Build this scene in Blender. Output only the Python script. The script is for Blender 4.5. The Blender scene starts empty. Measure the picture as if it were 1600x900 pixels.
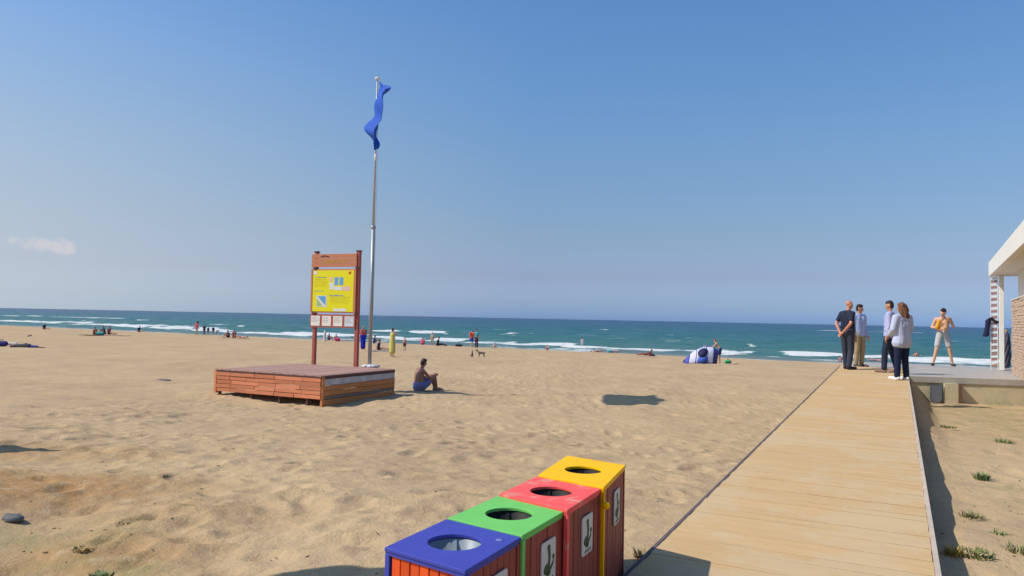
import bpy, bmesh, math, random
import numpy as np
from mathutils import Vector, Matrix, Euler, Quaternion
random.seed(7)
rng = np.random.default_rng(11)
SC = bpy.context.scene
COL = SC.collection
R = math.radians
CAMZ = 3.3                      # camera height above the sea level (z = 0)

# ------------------------------------------------------------------ camera, world, sun
F = 1164.0                      # focal length in pixels of the 1600x900 photograph
PITCH, ROLL = math.atan(47 / F), math.atan(0.02)
cam_d = bpy.data.cameras.new('camera')
cam_d.sensor_width = 36.0
cam_d.lens = 36.0 * F / 1600.0
cam_d.clip_start = 0.05
cam_d.clip_end = 90000.0
cam = bpy.data.objects.new('camera', cam_d)
COL.objects.link(cam)
fw = Vector((0, math.cos(PITCH), math.sin(PITCH)))
rt0 = Vector((1, 0, 0)); up0 = rt0.cross(fw)
rt = rt0 * math.cos(ROLL) + up0 * math.sin(ROLL)
up = rt.cross(fw)
M3 = Matrix((rt, up, -fw)).transposed()
cam.matrix_world = Matrix.Translation((0, 0, CAMZ)) @ M3.to_4x4()
SC.camera = cam
SC.view_settings.view_transform = 'Standard'
SC.view_settings.look = 'None'
SC.view_settings.exposure = 0.0
SC.view_settings.gamma = 1.0

LIGHT = Vector((0.990, 0.14, 0)).normalized()     # horizontal direction the sunlight travels in
SUN_EL = R(47)
sun_d = bpy.data.lights.new('sun', 'SUN')
sun_d.energy = 4.3
sun_d.angle = R(0.55)
sun_d.color = (1.0, 0.94, 0.85)
sun = bpy.data.objects.new('sun', sun_d)
COL.objects.link(sun)
ldir = Vector((LIGHT.x * math.cos(SUN_EL), LIGHT.y * math.cos(SUN_EL), -math.sin(SUN_EL)))
sun.rotation_mode = 'QUATERNION'
sun.rotation_quaternion = ldir.to_track_quat('-Z', 'Y')
sun.location = (-30, 0, 40)

world = bpy.data.worlds.new('World')
SC.world = world
world.use_nodes = True
wn, wl = world.node_tree.nodes, world.node_tree.links
wn.clear()
wout = wn.new('ShaderNodeOutputWorld')
wbg = wn.new('ShaderNodeBackground'); wbg.inputs['Strength'].default_value = 0.118
sky = wn.new('ShaderNodeTexSky')
sky.sky_type = 'NISHITA'
sky.sun_disc = False
sky.sun_elevation = SUN_EL
# direction towards the sun, azimuth measured clockwise from +Y
sky.sun_rotation = math.atan2(-LIGHT.x, -LIGHT.y)
sky.air_density = 1.0
sky.dust_density = 0.9
sky.ozone_density = 1.5
sky.altitude = 0
tc = wn.new('ShaderNodeTexCoord')
# gentle colour correction of the camera's rendering of the sky: a phone shows it more saturated
hsv = wn.new('ShaderNodeHueSaturation'); hsv.inputs['Saturation'].default_value = 1.0
# colour response of the phone to the sky, by elevation only (the same all the way round)
gsep = wn.new('ShaderNodeSeparateXYZ'); wl.new(tc.outputs['Generated'], gsep.inputs[0])
gmr = wn.new('ShaderNodeMapRange'); gmr.inputs['From Max'].default_value = .40; wl.new(gsep.outputs[2], gmr.inputs['Value'])
grp = wn.new('ShaderNodeValToRGB'); wl.new(gmr.outputs[0], grp.inputs[0])
GR = [(0.0045, (0.280, 0.450, 0.95)), (0.0189, (0.2827, 0.4001, 0.7395)), (0.0575, (0.2956, 0.3276, 0.5003)), (0.1085, (0.3288, 0.3644, 0.4489)), (0.2076, (0.3684, 0.449, 0.5233)), (0.3007, (0.3656, 0.5029, 0.6119)), (0.3792, (0.3647, 0.5197, 0.6574))]
ge = grp.color_ramp.elements
ge[0].position = GR[0][0] / .40; ge[0].color = (*GR[0][1], 1); ge[1].position = GR[-1][0] / .40; ge[1].color = (*GR[-1][1], 1)
for p_, c_ in GR[1:-1]:
    q_ = ge.new(p_ / .40); q_.color = (*c_, 1)
gmul = wn.new('ShaderNodeMixRGB'); gmul.blend_type = 'MULTIPLY'; gmul.inputs['Fac'].default_value = 1
wl.new(sky.outputs[0], gmul.inputs['Color1']); wl.new(grp.outputs[0], gmul.inputs['Color2'])
gx2 = wn.new('ShaderNodeMixRGB'); gx2.blend_type = 'ADD'; gx2.inputs['Fac'].default_value = 1
wl.new(gmul.outputs[0], gx2.inputs['Color1']); wl.new(gmul.outputs[0], gx2.inputs['Color2'])
# hazier, whiter sky low down on the side of the sun
hz1 = wn.new('ShaderNodeVectorMath'); hz1.operation = 'DOT_PRODUCT'; hz1.inputs[1].default_value = (-LIGHT.x, -LIGHT.y, 0); wl.new(tc.outputs['Generated'], hz1.inputs[0])
hz2 = wn.new('ShaderNodeMapRange'); hz2.inputs['From Min'].default_value = -.15; hz2.inputs['From Max'].default_value = 1.0; hz2.inputs['To Max'].default_value = 1.25; wl.new(hz1.outputs['Value'], hz2.inputs['Value'])
hz3 = wn.new('ShaderNodeMapRange'); hz3.inputs['From Min'].default_value = .42; hz3.inputs['From Max'].default_value = 0.0; wl.new(gsep.outputs[2], hz3.inputs['Value'])
hz4 = wn.new('ShaderNodeMath'); hz4.operation = 'MULTIPLY'; hz4.use_clamp = True; wl.new(hz2.outputs[0], hz4.inputs[0]); wl.new(hz3.outputs[0], hz4.inputs[1])
hzm = wn.new('ShaderNodeMixRGB'); hzm.inputs['Color2'].default_value = (4.9, 5.3, 5.4, 1); wl.new(hz4.outputs[0], hzm.inputs['Fac']); wl.new(gx2.outputs[0], hzm.inputs['Color1'])
wl.new(hzm.outputs[0], hsv.inputs['Color'])
# low cumulus far over the sea, built in sky directions (azimuth, elevation)
def cloud_mask(az, el, waz, wel):
    sep = wn.new('ShaderNodeSeparateXYZ'); wl.new(tc.outputs['Generated'], sep.inputs[0])
    def m(op, a, b=None):
        n = wn.new('ShaderNodeMath'); n.operation = op
        for i, v in enumerate((a, b)):
            if v is None: continue
            if isinstance(v, (int, float)): n.inputs[i].default_value = v
            else: wl.new(v, n.inputs[i])
        return n.outputs[0]
    a = m('ARCTAN2', sep.outputs[0], sep.outputs[1])
    e = m('ARCSINE', sep.outputs[2])
    u = m('DIVIDE', m('SUBTRACT', a, R(az)), R(waz))
    v = m('DIVIDE', m('SUBTRACT', e, R(el)), R(wel))
    d = m('ADD', m('MULTIPLY', u, u), m('MULTIPLY', v, v))
    return m('MAXIMUM', m('SUBTRACT', 1.0, d), 0.0), a, e, m
acc = None
for (az, el, waz, wel, k) in ((-33.1, 4.15, 3.4, 0.85, 1.0), (-31.2, 4.1, 1.5, 1.0, 1.1), (-38.5, 4.4, 4.5, 0.9, 0.9), (-29.5, 2.9, 2.0, .5, .5), (-36.0, 3.0, 5.0, 1.1, 0.6)):
    mk, a_, e_, m_ = cloud_mask(az, el, waz, wel)
    mk = m_('MULTIPLY', mk, k)
    acc = mk if acc is None else m_('MAXIMUM', acc, mk)
cn = wn.new('ShaderNodeTexNoise'); cn.inputs['Scale'].default_value = 38; cn.inputs['Detail'].default_value = 6; cn.inputs['Roughness'].default_value = .6
cmap = wn.new('ShaderNodeMapping'); cmap.inputs['Scale'].default_value = (1, 1, 1.9)
wl.new(tc.outputs['Generated'], cmap.inputs[0]); wl.new(cmap.outputs[0], cn.inputs['Vector'])
cf = m_('SUBTRACT', m_('MULTIPLY', m_('ADD', acc, 0.0), m_('MULTIPLY', cn.outputs[0], 3.2)), 1.0)
cr = wn.new('ShaderNodeMapRange'); cr.interpolation_type = 'SMOOTHSTEP'
cr.inputs['From Min'].default_value = 0.0; cr.inputs['From Max'].default_value = 0.8
cr.inputs['To Max'].default_value = 0.55
wl.new(cf, cr.inputs['Value'])
cmix = wn.new('ShaderNodeMixRGB'); cmix.inputs['Color2'].default_value = (6.2, 5.7, 5.8, 1)
wl.new(cr.outputs[0], cmix.inputs['Fac']); wl.new(hsv.outputs[0], cmix.inputs['Color1'])
wl.new(cmix.outputs[0], wbg.inputs['Color']); wl.new(wbg.outputs[0], wout.inputs[0])

# ------------------------------------------------------------------ place helpers
B2 = Vector((0.460, 0.888)).normalized()         # along the boardwalk, towards the sea
T2 = Vector((B2.y, -B2.x))                       # to the right of it
def W(s, t, z=0.0):
    return Vector((s * B2.x + t * T2.x, s * B2.y + t * T2.y, z))
def st(x, y):
    return x * B2.x + y * B2.y, x * T2.x + y * T2.y
BANG = math.atan2(T2.y, T2.x)                    # z rotation that maps local x to T2 and local y to B2
def ray(px, py):
    return (rt * (px - 800) + up * (450 - py) + fw * F).normalized()
def at_z(px, py, zrel):
    d = ray(px, py); k = zrel / d.z
    return Vector((d.x * k, d.y * k, zrel + CAMZ))
def at_D(px, py, D):
    d = ray(px, py); k = D / d.y
    return Vector((d.x * k, D, d.z * k + CAMZ))

DECK_L, DECK_R = -1.35, 0.20
def deck_z(s): return -1.5 + 0.0190 * s + CAMZ
Ls = np.array([(-4000, 6), (-400, 1.0), (-60, -0.9), (-8, -1.42), (3, -1.48), (5.5, -1.50), (9, -1.8), (13, -2.1), (20, -2.18), (30, -2.32), (48, -2.56), (60, -2.86), (69, -3.30), (84, -4.2), (140, -6), (300, -9), (4000, -30)])
Rs = np.array([(-4000, 6), (-400, 1.0), (-60, -0.9), (-8, -1.70), (2, -1.66), (6, -1.62), (12, -1.62), (17, -1.72), (24, -1.74), (32, -2.0), (48, -2.56), (60, -2.86), (69, -3.30), (84, -4.2), (140, -6), (300, -9), (4000, -30)])
def sstep(a, b, x):
    u = np.clip((x - a) / (b - a), 0, 1); return u * u * (3 - 2 * u)
def base_ground(x, y):
    x = np.asarray(x, float); y = np.asarray(y, float)
    s = x * B2.x + y * B2.y; t = x * T2.x + y * T2.y
    # the shoreline bends gently away to the left
    s2 = s + np.where(s > 30, 0.075 * np.minimum(t + 3, 0) * np.clip((s - 30) / 35, 0, 1), 0)
    L = np.interp(s2, Ls[:, 0], Ls[:, 1]); Rr = np.interp(s2, Rs[:, 0], Rs[:, 1])
    w = sstep(-1.2, 0.1, t) * (1 - sstep(26, 36, s))
    z = L * (1 - w) + Rr * w
    # sand banked up along the right of the deck, shaped to narrow its shadow
    dz = -1.5 + 0.0190 * np.clip(s, -5, 21)
    bank = (dz - 0.27) - Rr
    z = z + np.where((s < 22) & (s > -6), np.maximum(bank, 0) * sstep(-1.2, -.2, t) * (1 - sstep(.28, .70, t)), 0)
    return z + CAMZ
def hash2(ix, iy, seed):
    h = (ix * 374761393 + iy * 668265263 + seed * 1442695041) & 0xffffffff
    h = ((h ^ (h >> 13)) * 1274126177) & 0xffffffff
    return ((h ^ (h >> 16)) & 0xffff) / 65535.0
def vnoise(x, y, seed=0):
    x = np.asarray(x, float); y = np.asarray(y, float)
    ix = np.floor(x).astype(np.int64); iy = np.floor(y).astype(np.int64)
    fx = x - ix; fy = y - iy
    fx = fx * fx * fx * (fx * (fx * 6 - 15) + 10); fy = fy * fy * fy * (fy * (fy * 6 - 15) + 10)
    a = hash2(ix, iy, seed); b = hash2(ix + 1, iy, seed); c = hash2(ix, iy + 1, seed); d = hash2(ix + 1, iy + 1, seed)
    return (a * (1 - fx) + b * fx) * (1 - fy) + (c * (1 - fx) + d * fx) * fy
def gz(x, y): return float(base_ground(x, y))
def hit(px, py):
    d = ray(px, py); o = Vector((0, 0, CAMZ)); k = 1.0
    step = 0.05
    while k < 400:
        p = o + d * k
        if p.z < max(gz(p.x, p.y), .02): break
        k += step; step *= 1.01
    lo, hi = k - step, k
    for _ in range(20):
        mid = (lo + hi) / 2; p = o + d * mid
        if p.z < max(gz(p.x, p.y), .02): hi = mid
        else: lo = mid
    p = o + d * hi
    return Vector((p.x, p.y, max(gz(p.x, p.y), -.05)))

# ------------------------------------------------------------------ materials
def srgb(r, g, b):
    f = lambda c: (c / 255) / 12.92 if c / 255 <= 0.04045 else (((c / 255) + 0.055) / 1.055) ** 2.4
    return (f(r), f(g), f(b))
MATS = {}
def mat(name, col, rough=0.7, spec=0.3, var=0.10, scale=14.0, metal=0.0, bump=0.0, bscale=60.0, stretch=(1, 1, 1), randv=0.0, dirt=None, trans=0.0, world=False):
    if name in MATS: return MATS[name]
    m = bpy.data.materials.new(name); m.use_nodes = True
    n, l = m.node_tree.nodes, m.node_tree.links
    b = n['Principled BSDF']
    b.inputs['Roughness'].default_value = rough
    b.inputs['Specular IOR Level'].default_value = spec
    b.inputs['Metallic'].default_value = metal
    tcn = n.new('ShaderNodeTexCoord'); mp = n.new('ShaderNodeMapping'); mp.inputs['Scale'].default_value = stretch
    if world:                                  # one pattern runs on over all the pieces
        gp = n.new('ShaderNodeNewGeometry'); m0 = n.new('ShaderNodeMapping'); m0.inputs['Rotation'].default_value = (0, 0, -world)
        l.new(gp.outputs['Position'], m0.inputs[0]); l.new(m0.outputs[0], mp.inputs[0])
    else: l.new(tcn.outputs['Object'], mp.inputs[0])
    nz = n.new('ShaderNodeTexNoise'); nz.inputs['Scale'].default_value = scale; nz.inputs['Detail'].default_value = 5; nz.inputs['Roughness'].default_value = .65
    l.new(mp.outputs[0], nz.inputs['Vector'])
    mr = n.new('ShaderNodeMapRange'); mr.inputs['From Min'].default_value = .25; mr.inputs['From Max'].default_value = .75
    mr.inputs['To Min'].default_value = 1 - var; mr.inputs['To Max'].default_value = 1 + var
    l.new(nz.outputs[0], mr.inputs['Value'])
    hs = n.new('ShaderNodeHueSaturation'); hs.inputs['Color'].default_value = (*col, 1)
    val = mr.outputs[0]
    if randv:
        oi = n.new('ShaderNodeObjectInfo')
        m2 = n.new('ShaderNodeMapRange'); m2.inputs['To Min'].default_value = 1 - randv; m2.inputs['To Max'].default_value = 1 + randv
        l.new(oi.outputs['Random'], m2.inputs['Value'])
        mm = n.new('ShaderNodeMath'); mm.operation = 'MULTIPLY'; l.new(val, mm.inputs[0]); l.new(m2.outputs[0], mm.inputs[1]); val = mm.outputs[0]
    l.new(val, hs.inputs['Value'])
    out = hs.outputs[0]
    if dirt:                                   # (colour, scale, threshold, amount): worn or dusty patches
        dn = n.new('ShaderNodeTexNoise'); dn.inputs['Scale'].default_value = dirt[1]; dn.inputs['Detail'].default_value = 7; dn.inputs['Roughness'].default_value = .7
        l.new(m0.outputs[0] if world else mp.outputs[0], dn.inputs['Vector'])
        dr = n.new('ShaderNodeMapRange'); dr.interpolation_type = 'SMOOTHSTEP'
        dr.inputs['From Min'].default_value = dirt[2]; dr.inputs['From Max'].default_value = dirt[2] + .12; dr.inputs['To Max'].default_value = dirt[3]
        l.new(dn.outputs[0], dr.inputs['Value'])
        mx = n.new('ShaderNodeMixRGB'); mx.inputs['Color2'].default_value = (*dirt[0], 1)
        l.new(dr.outputs[0], mx.inputs['Fac']); l.new(out, mx.inputs['Color1']); out = mx.outputs[0]
    l.new(out, b.inputs['Base Color'])
    if bump:
        bn = n.new('ShaderNodeTexNoise'); bn.inputs['Scale'].default_value = bscale; bn.inputs['Detail'].default_value = 4
        l.new(mp.outputs[0], bn.inputs['Vector'])
        bp = n.new('ShaderNodeBump'); bp.inputs['Strength'].default_value = bump; bp.inputs['Distance'].default_value = .01
        l.new(bn.outputs[0], bp.inputs['Height']); l.new(bp.outputs[0], b.inputs['Normal'])
    if trans:
        b.inputs['Subsurface Weight'].default_value = trans
    MATS[name] = m
    return m

def sand_material():
    m = bpy.data.materials.new('sand'); m.use_nodes = True
    n, l = m.node_tree.nodes, m.node_tree.links
    b = n['Principled BSDF']; b.inputs['Specular IOR Level'].default_value = .12
    geo = n.new('ShaderNodeNewGeometry')
    def noise(scale, detail=5, rough=.6, st=None):
        z = n.new('ShaderNodeTexNoise'); z.inputs['Scale'].default_value = scale; z.inputs['Detail'].default_value = detail; z.inputs['Roughness'].default_value = rough
        l.new(geo.outputs['Position'], z.inputs['Vector']); return z.outputs[0]
    def rng_(v, a, c, lo=0., hi=1.):
        z = n.new('ShaderNodeMapRange'); z.interpolation_type = 'SMOOTHSTEP'
        z.inputs['From Min'].default_value = a; z.inputs['From Max'].default_value = c
        z.inputs['To Min'].default_value = lo; z.inputs['To Max'].default_value = hi
        l.new(v, z.inputs['Value']); return z.outputs[0]
    def mixc(f, c1, c2, typ='MIX'):
        z = n.new('ShaderNodeMixRGB'); z.blend_type = typ
        if isinstance(f, float): z.inputs['Fac'].default_value = f
        else: l.new(f, z.inputs['Fac'])
        for i, c in ((1, c1), (2, c2)):
            if isinstance(c, tuple): z.inputs[i].default_value = (*c, 1)
            else: l.new(c, z.inputs[i])
        return z.outputs[0]
    def mul(a, c):
        z = n.new('ShaderNodeMath'); z.operation = 'MULTIPLY'; l.new(a, z.inputs[0])
        if isinstance(c, float): z.inputs[1].default_value = c
        else: l.new(c, z.inputs[1])
        return z.outputs[0]
    def attr(nm):
        z = n.new('ShaderNodeAttribute'); z.attribute_name = nm; return z.outputs['Fac']
    c = mixc(rng_(noise(.35), .3, .7), (.452, .312, .172), (.515, .365, .206))
    c = mixc(rng_(noise(3.2, 6, .7), .45, .72, 0, .55), c, (.37, .27, .185))
    c = mixc(rng_(noise(24., 5, .75), .52, .75, 0, .45), c, (.30, .22, .15))
    c = mixc(rng_(noise(170., 2), .66, .8, 0, .6), c, (.62, .52, .41))
    fine_b = mul(attr('brown'), rng_(noise(6., 7, .75), .32, .54, 0, .9))
    c = mixc(fine_b, c, (.36, .20, .08))
    wd = mul(attr('weed'), rng_(noise(2.4, 7, .72), .38, .62, 0, .75))
    c = mixc(wd, c, (.27, .235, .10))
    c = mixc(mul(attr('wet'), .85), c, (.235, .185, .135))
    l.new(c, b.inputs['Base Color'])
    rr = n.new('ShaderNodeMapRange'); rr.inputs['To Min'].default_value = .95; rr.inputs['To Max'].default_value = .4
    l.new(attr('wet'), rr.inputs['Value']); l.new(rr.outputs[0], b.inputs['Roughness'])
    h1 = noise(9., 6, .65); h2 = noise(60., 4)
    ad = n.new('ShaderNodeMath'); ad.operation = 'MULTIPLY_ADD'; l.new(h2, ad.inputs[0]); ad.inputs[1].default_value = .16; l.new(h1, ad.inputs[2])
    bp = n.new('ShaderNodeBump'); bp.inputs['Strength'].default_value = .62; bp.inputs['Distance'].default_value = .05
    l.new(ad.outputs[0], bp.inputs['Height']); l.new(bp.outputs[0], b.inputs['Normal'])
    return m

def sea_material():
    m = bpy.data.materials.new('sea_water'); m.use_nodes = True
    n, l = m.node_tree.nodes, m.node_tree.links
    b = n['Principled BSDF']
    geo = n.new('ShaderNodeNewGeometry')
    dot = n.new('ShaderNodeVectorMath'); dot.operation = 'DOT_PRODUCT'; dot.inputs[1].default_value = (B2.x, B2.y, 0)
    l.new(geo.outputs['Position'], dot.inputs[0])
    lg = n.new('ShaderNodeMath'); lg.operation = 'LOGARITHM'; lg.inputs[1].default_value = 10; l.new(dot.outputs['Value'], lg.inputs[0])
    # streaky patches shift the colour
    mp = n.new('ShaderNodeMapping'); mp.inputs['Rotation'].default_value = (0, 0, -BANG); mp.inputs['Scale'].default_value = (.22, 1, 1)
    l.new(geo.outputs['Position'], mp.inputs[0])
    mp.vector_type = 'TEXTURE'; mp.inputs['Rotation'].default_value = (0, 0, BANG); mp.inputs['Scale'].default_value = (4.5, 1, 1)
    def noise(scale, detail, rough=.6):
        z = n.new('ShaderNodeTexNoise'); z.inputs['Scale'].default_value = scale; z.inputs['Detail'].default_value = detail; z.inputs['Roughness'].default_value = rough
        l.new(mp.outputs[0], z.inputs['Vector']); return z.outputs[0]
    pn = noise(.045, 5)
    ma = n.new('ShaderNodeMath'); ma.operation = 'MULTIPLY_ADD'; l.new(pn, ma.inputs[0]); ma.inputs[1].default_value = .5; l.new(lg.outputs[0], ma.inputs[2])
    mr = n.new('ShaderNodeMapRange'); mr.inputs['From Min'].default_value = 2.05; mr.inputs['From Max'].default_value = 4.05
    l.new(ma.outputs[0], mr.inputs['Value'])
    cr = n.new('ShaderNodeValToRGB'); e = cr.color_ramp.elements
    e[0].position = 0; e[0].color = (.085, .150, .150, 1)
    e[1].position = 1; e[1].color = (.004, .045, .125, 1)
    for p, c in ((.08, (.055, .158, .155)), (.22, (.022, .122, .138)), (.42, (.008, .078, .130)), (.65, (.004, .052, .120))):
        q = e.new(p); q.color = (*c, 1)
    l.new(mr.outputs[0], cr.inputs[0])
    sh = n.new('ShaderNodeAttribute'); sh.attribute_name = 'shallow'
    smx = n.new('ShaderNodeMixRGB'); smx.inputs['Color2'].default_value = (.30, .275, .225, 1); l.new(sh.outputs['Fac'], smx.inputs['Fac']); l.new(cr.outputs[0], smx.inputs['Color1'])
    fa = n.new('ShaderNodeAttribute'); fa.attribute_name = 'foam'
    fn = noise(1.6, 8, .75)
    fs = n.new('ShaderNodeMath'); fs.operation = 'MULTIPLY_ADD'; l.new(fn, fs.inputs[0]); fs.inputs[1].default_value = 1.5; l.new(fa.outputs['Fac'], fs.inputs[2])
    fr = n.new('ShaderNodeMapRange'); fr.interpolation_type = 'SMOOTHSTEP'; fr.inputs['From Min'].default_value = 1.12; fr.inputs['From Max'].default_value = 1.42
    l.new(fs.outputs[0], fr.inputs['Value'])
    mx = n.new('ShaderNodeMixRGB'); mx.inputs['Color2'].default_value = (.66, .68, .66, 1)
    l.new(fr.outputs[0], mx.inputs['Fac']); l.new(smx.outputs[0], mx.inputs['Color1'])
    l.new(mx.outputs[0], b.inputs['Base Color'])
    rr = n.new('ShaderNodeMapRange'); rr.inputs['To Min'].default_value = .22; rr.inputs['To Max'].default_value = .9
    l.new(fr.outputs[0], rr.inputs['Value']); l.new(rr.outputs[0], b.inputs['Roughness'])
    b.inputs['IOR'].default_value = 1.33
    b.inputs['Specular IOR Level'].default_value = .04
    w1 = noise(.55, 6, .62); w2 = noise(3.0, 4)
    ad = n.new('ShaderNodeMath'); ad.operation = 'MULTIPLY_ADD'; l.new(w2, ad.inputs[0]); ad.inputs[1].default_value = .2; l.new(w1, ad.inputs[2])
    bp = n.new('ShaderNodeBump'); bp.inputs['Strength'].default_value = 1.0; bp.inputs['Distance'].default_value = 1.1
    l.new(ad.outputs[0], bp.inputs['Height']); l.new(bp.outputs[0], b.inputs['Normal'])
    return m

# ------------------------------------------------------------------ mesh helpers
class MB:
    def __init__(s): s.v = []; s.f = []; s.smooth = []
    def add(s, vs, fs, sm=False):
        o = len(s.v); s.v += [tuple(v) for v in vs]
        s.f += [tuple(o + i for i in f) for f in fs]; s.smooth += [sm] * len(fs); return s
    def box(s, c, h, ax=None, jit=0.0):
        """c centre, h half sizes, ax three axes"""
        ax = ax or (Vector((1, 0, 0)), Vector((0, 1, 0)), Vector((0, 0, 1)))
        c = Vector(c); vs = []
        for i in (-1, 1):
            for j in (-1, 1):
                for k in (-1, 1):
                    p = c + ax[0] * (h[0] * i) + ax[1] * (h[1] * j) + ax[2] * (h[2] * k)
                    if jit: p = p + Vector([random.uniform(-jit, jit) for _ in range(3)])
                    vs.append(p)
        return s.add(vs, [(0, 1, 3, 2), (4, 6, 7, 5), (0, 4, 5, 1), (2, 3, 7, 6), (0, 2, 6, 4), (1, 5, 7, 3)])
    def prism(s, bottom, top):
        n = len(bottom)
        fs = [tuple(range(n))[::-1], tuple(range(n, 2 * n))]
        for i in range(n):
            j = (i + 1) % n; fs.append((i, j, n + j, n + i))
        return s.add(list(bottom) + list(top), fs)
    def tube(s, pts, rad, n=10, caps=True):
        pts = [Vector(p) for p in pts]; m = len(pts)
        if not hasattr(rad, '__len__'): rad = [rad] * m
        vs = []; u = None
        for i, p in enumerate(pts):
            d = (pts[min(i + 1, m - 1)] - pts[max(i - 1, 0)]).normalized()
            if u is None: u = d.orthogonal().normalized()
            u = (u - d * u.dot(d)).normalized(); v = d.cross(u)
            for k in range(n):
                a = 2 * math.pi * k / n
                vs.append(p + (u * math.cos(a) + v * math.sin(a)) * rad[i])
        fs = []
        for i in range(m - 1):
            for k in range(n):
                k2 = (k + 1) % n
                fs.append((i * n + k, i * n + k2, (i + 1) * n + k2, (i + 1) * n + k))
        s.add(vs, fs, True)
        if caps:
            o = len(s.v) - len(vs)
            s.f += [tuple(o + k for k in range(n))[::-1], tuple(o + (m - 1) * n + k for k in range(n))]; s.smooth += [False, False]
        return s
    def lathe(s, c, prof, n=24, closed=False):
        c = Vector(c); vs = []
        for (r, z) in prof:
            for k in range(n):
                a = 2 * math.pi * k / n; vs.append(c + Vector((r * math.cos(a), r * math.sin(a), z)))
        fs = []
        m = len(prof)
        for i in range(m - 1 + (1 if closed else 0)):
            for k in range(n):
                k2 = (k + 1) % n; i2 = (i + 1) % m
                fs.append((i * n + k, i * n + k2, i2 * n + k2, i2 * n + k))
        return s.add(vs, fs, True)
    def capsule(s, p0, r0, p1=None, r1=None, n=10, sc=None, axes=None):
        """tapered capsule; sc squashes the section along world/body axes"""
        p0 = Vector(p0); p1 = Vector(p1) if p1 is not None else p0 + Vector((0, 0, 1e-4)); r1 = r0 if r1 is None else r1
        d = (p1 - p0).normalized() if (p1 - p0).length > 1e-6 else Vector((0, 0, 1))
        u = d.orthogonal().normalized(); v = d.cross(u)
        rings = []
        for a in (-75, -45, -15): rings.append((p0, r0, R(a)))
        for a in (15, 45, 75): rings.append((p1, r1, R(a)))
        vs = [p0 - d * r0]
        for (p, r, a) in rings:
            for k in range(n):
                b = 2 * math.pi * k / n
                vs.append(p + d * (r * math.sin(a)) + (u * math.cos(b) + v * math.sin(b)) * (r * math.cos(a)))
        vs.append(p1 + d * r1)
        if sc:
            c = (p0 + p1) / 2
            out = []
            for q in vs:
                w = q - c; out.append(c + Vector((w.x * sc[0], w.y * sc[1], w.z * sc[2])))
            vs = out
        fs = []
        for k in range(n): fs.append((0, 1 + (k + 1) % n, 1 + k))
        for i in range(5):
            for k in range(n):
                k2 = (k + 1) % n
                fs.append((1 + i * n + k, 1 + i * n + k2, 1 + (i + 1) * n + k2, 1 + (i + 1) * n + k))
        e = 1 + 6 * n
        for k in range(n): fs.append((e, 1 + 5 * n + k, 1 + 5 * n + (k + 1) % n))
        return s.add(vs, fs, True)
    def mesh(s, name, fix=True):
        me = bpy.data.meshes.new(name); me.from_pydata(s.v, [], s.f); me.update()
        me.polygons.foreach_set('use_smooth', s.smooth)
        if fix:
            bm = bmesh.new(); bm.from_mesh(me); bmesh.ops.recalc_face_normals(bm, faces=bm.faces); bm.to_mesh(me); bm.free()
        return me
    def build(s, name, material, parent=None, loc=None, fix=True):
        return link(name, s.mesh(name, fix), material, parent, loc)
def link(name, me, material=None, parent=None, loc=None, rot=None):
    o = bpy.data.objects.new(name, me); COL.objects.link(o)
    if material is not None and me is not None and not me.materials: me.materials.append(material)
    if parent is not None: o.parent = parent
    if loc is not None: o.location = loc
    if rot is not None: o.rotation_euler = rot
    return o
def tag(o, label, cat, group=None):
    o['label'] = label; o['category'] = cat
    if group: o['group'] = group
    return o
def thing(name, label, cat, loc=(0, 0, 0), rz=0.0, group=None):
    o = bpy.data.objects.new(name, None); COL.objects.link(o); o.location = loc; o.rotation_euler = (0, 0, rz)
    o.empty_display_size = .2
    return tag(o, label, cat, group)
def bevel(o, w=.004, seg=2):
    m = o.modifiers.new('bevel', 'BEVEL'); m.width = w; m.segments = seg; m.limit_method = 'ANGLE'; m.angle_limit = R(40); return o

# ------------------------------------------------------------------ ground: one sheet
def axis(fine_lo, fine_hi, step, grow, lo, hi):
    a = list(np.arange(fine_lo, fine_hi, step)); v, d = fine_hi, step
    while v < hi: a.append(v); d *= grow; v += d
    a.append(hi)
    v, d = fine_lo - step, step; b = []
    while v > lo: b.append(v); d *= grow; v -= d
    b.append(lo)
    return np.array(b[::-1] + a)
gx = axis(-7.0, 7.5, .035, 1.022, -4000, 4000)
gy = axis(3.4, 11.0, .032, 1.016, -3000, 1500)
X, Y = np.meshgrid(gx, gy)
Z = base_ground(X, Y)
S_ = X * B2.x + Y * B2.y; T_ = X * T2.x + Y * T2.y
dry = 1 - sstep(58, 66, S_ + 0.075 * np.minimum(T_ + 3, 0))
land = (S_ > -200) * (np.abs(T_) < 500)
relief = np.zeros_like(Z)
for (sc, am, sd) in ((.45, .05, 1), (1.3, .032, 2), (3.1, .017, 3), (6.5, .010, 4)):
    relief += (vnoise(X * sc + 3.1 * sd, Y * sc - 1.7 * sd, sd) - .5) * 2 * am
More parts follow.
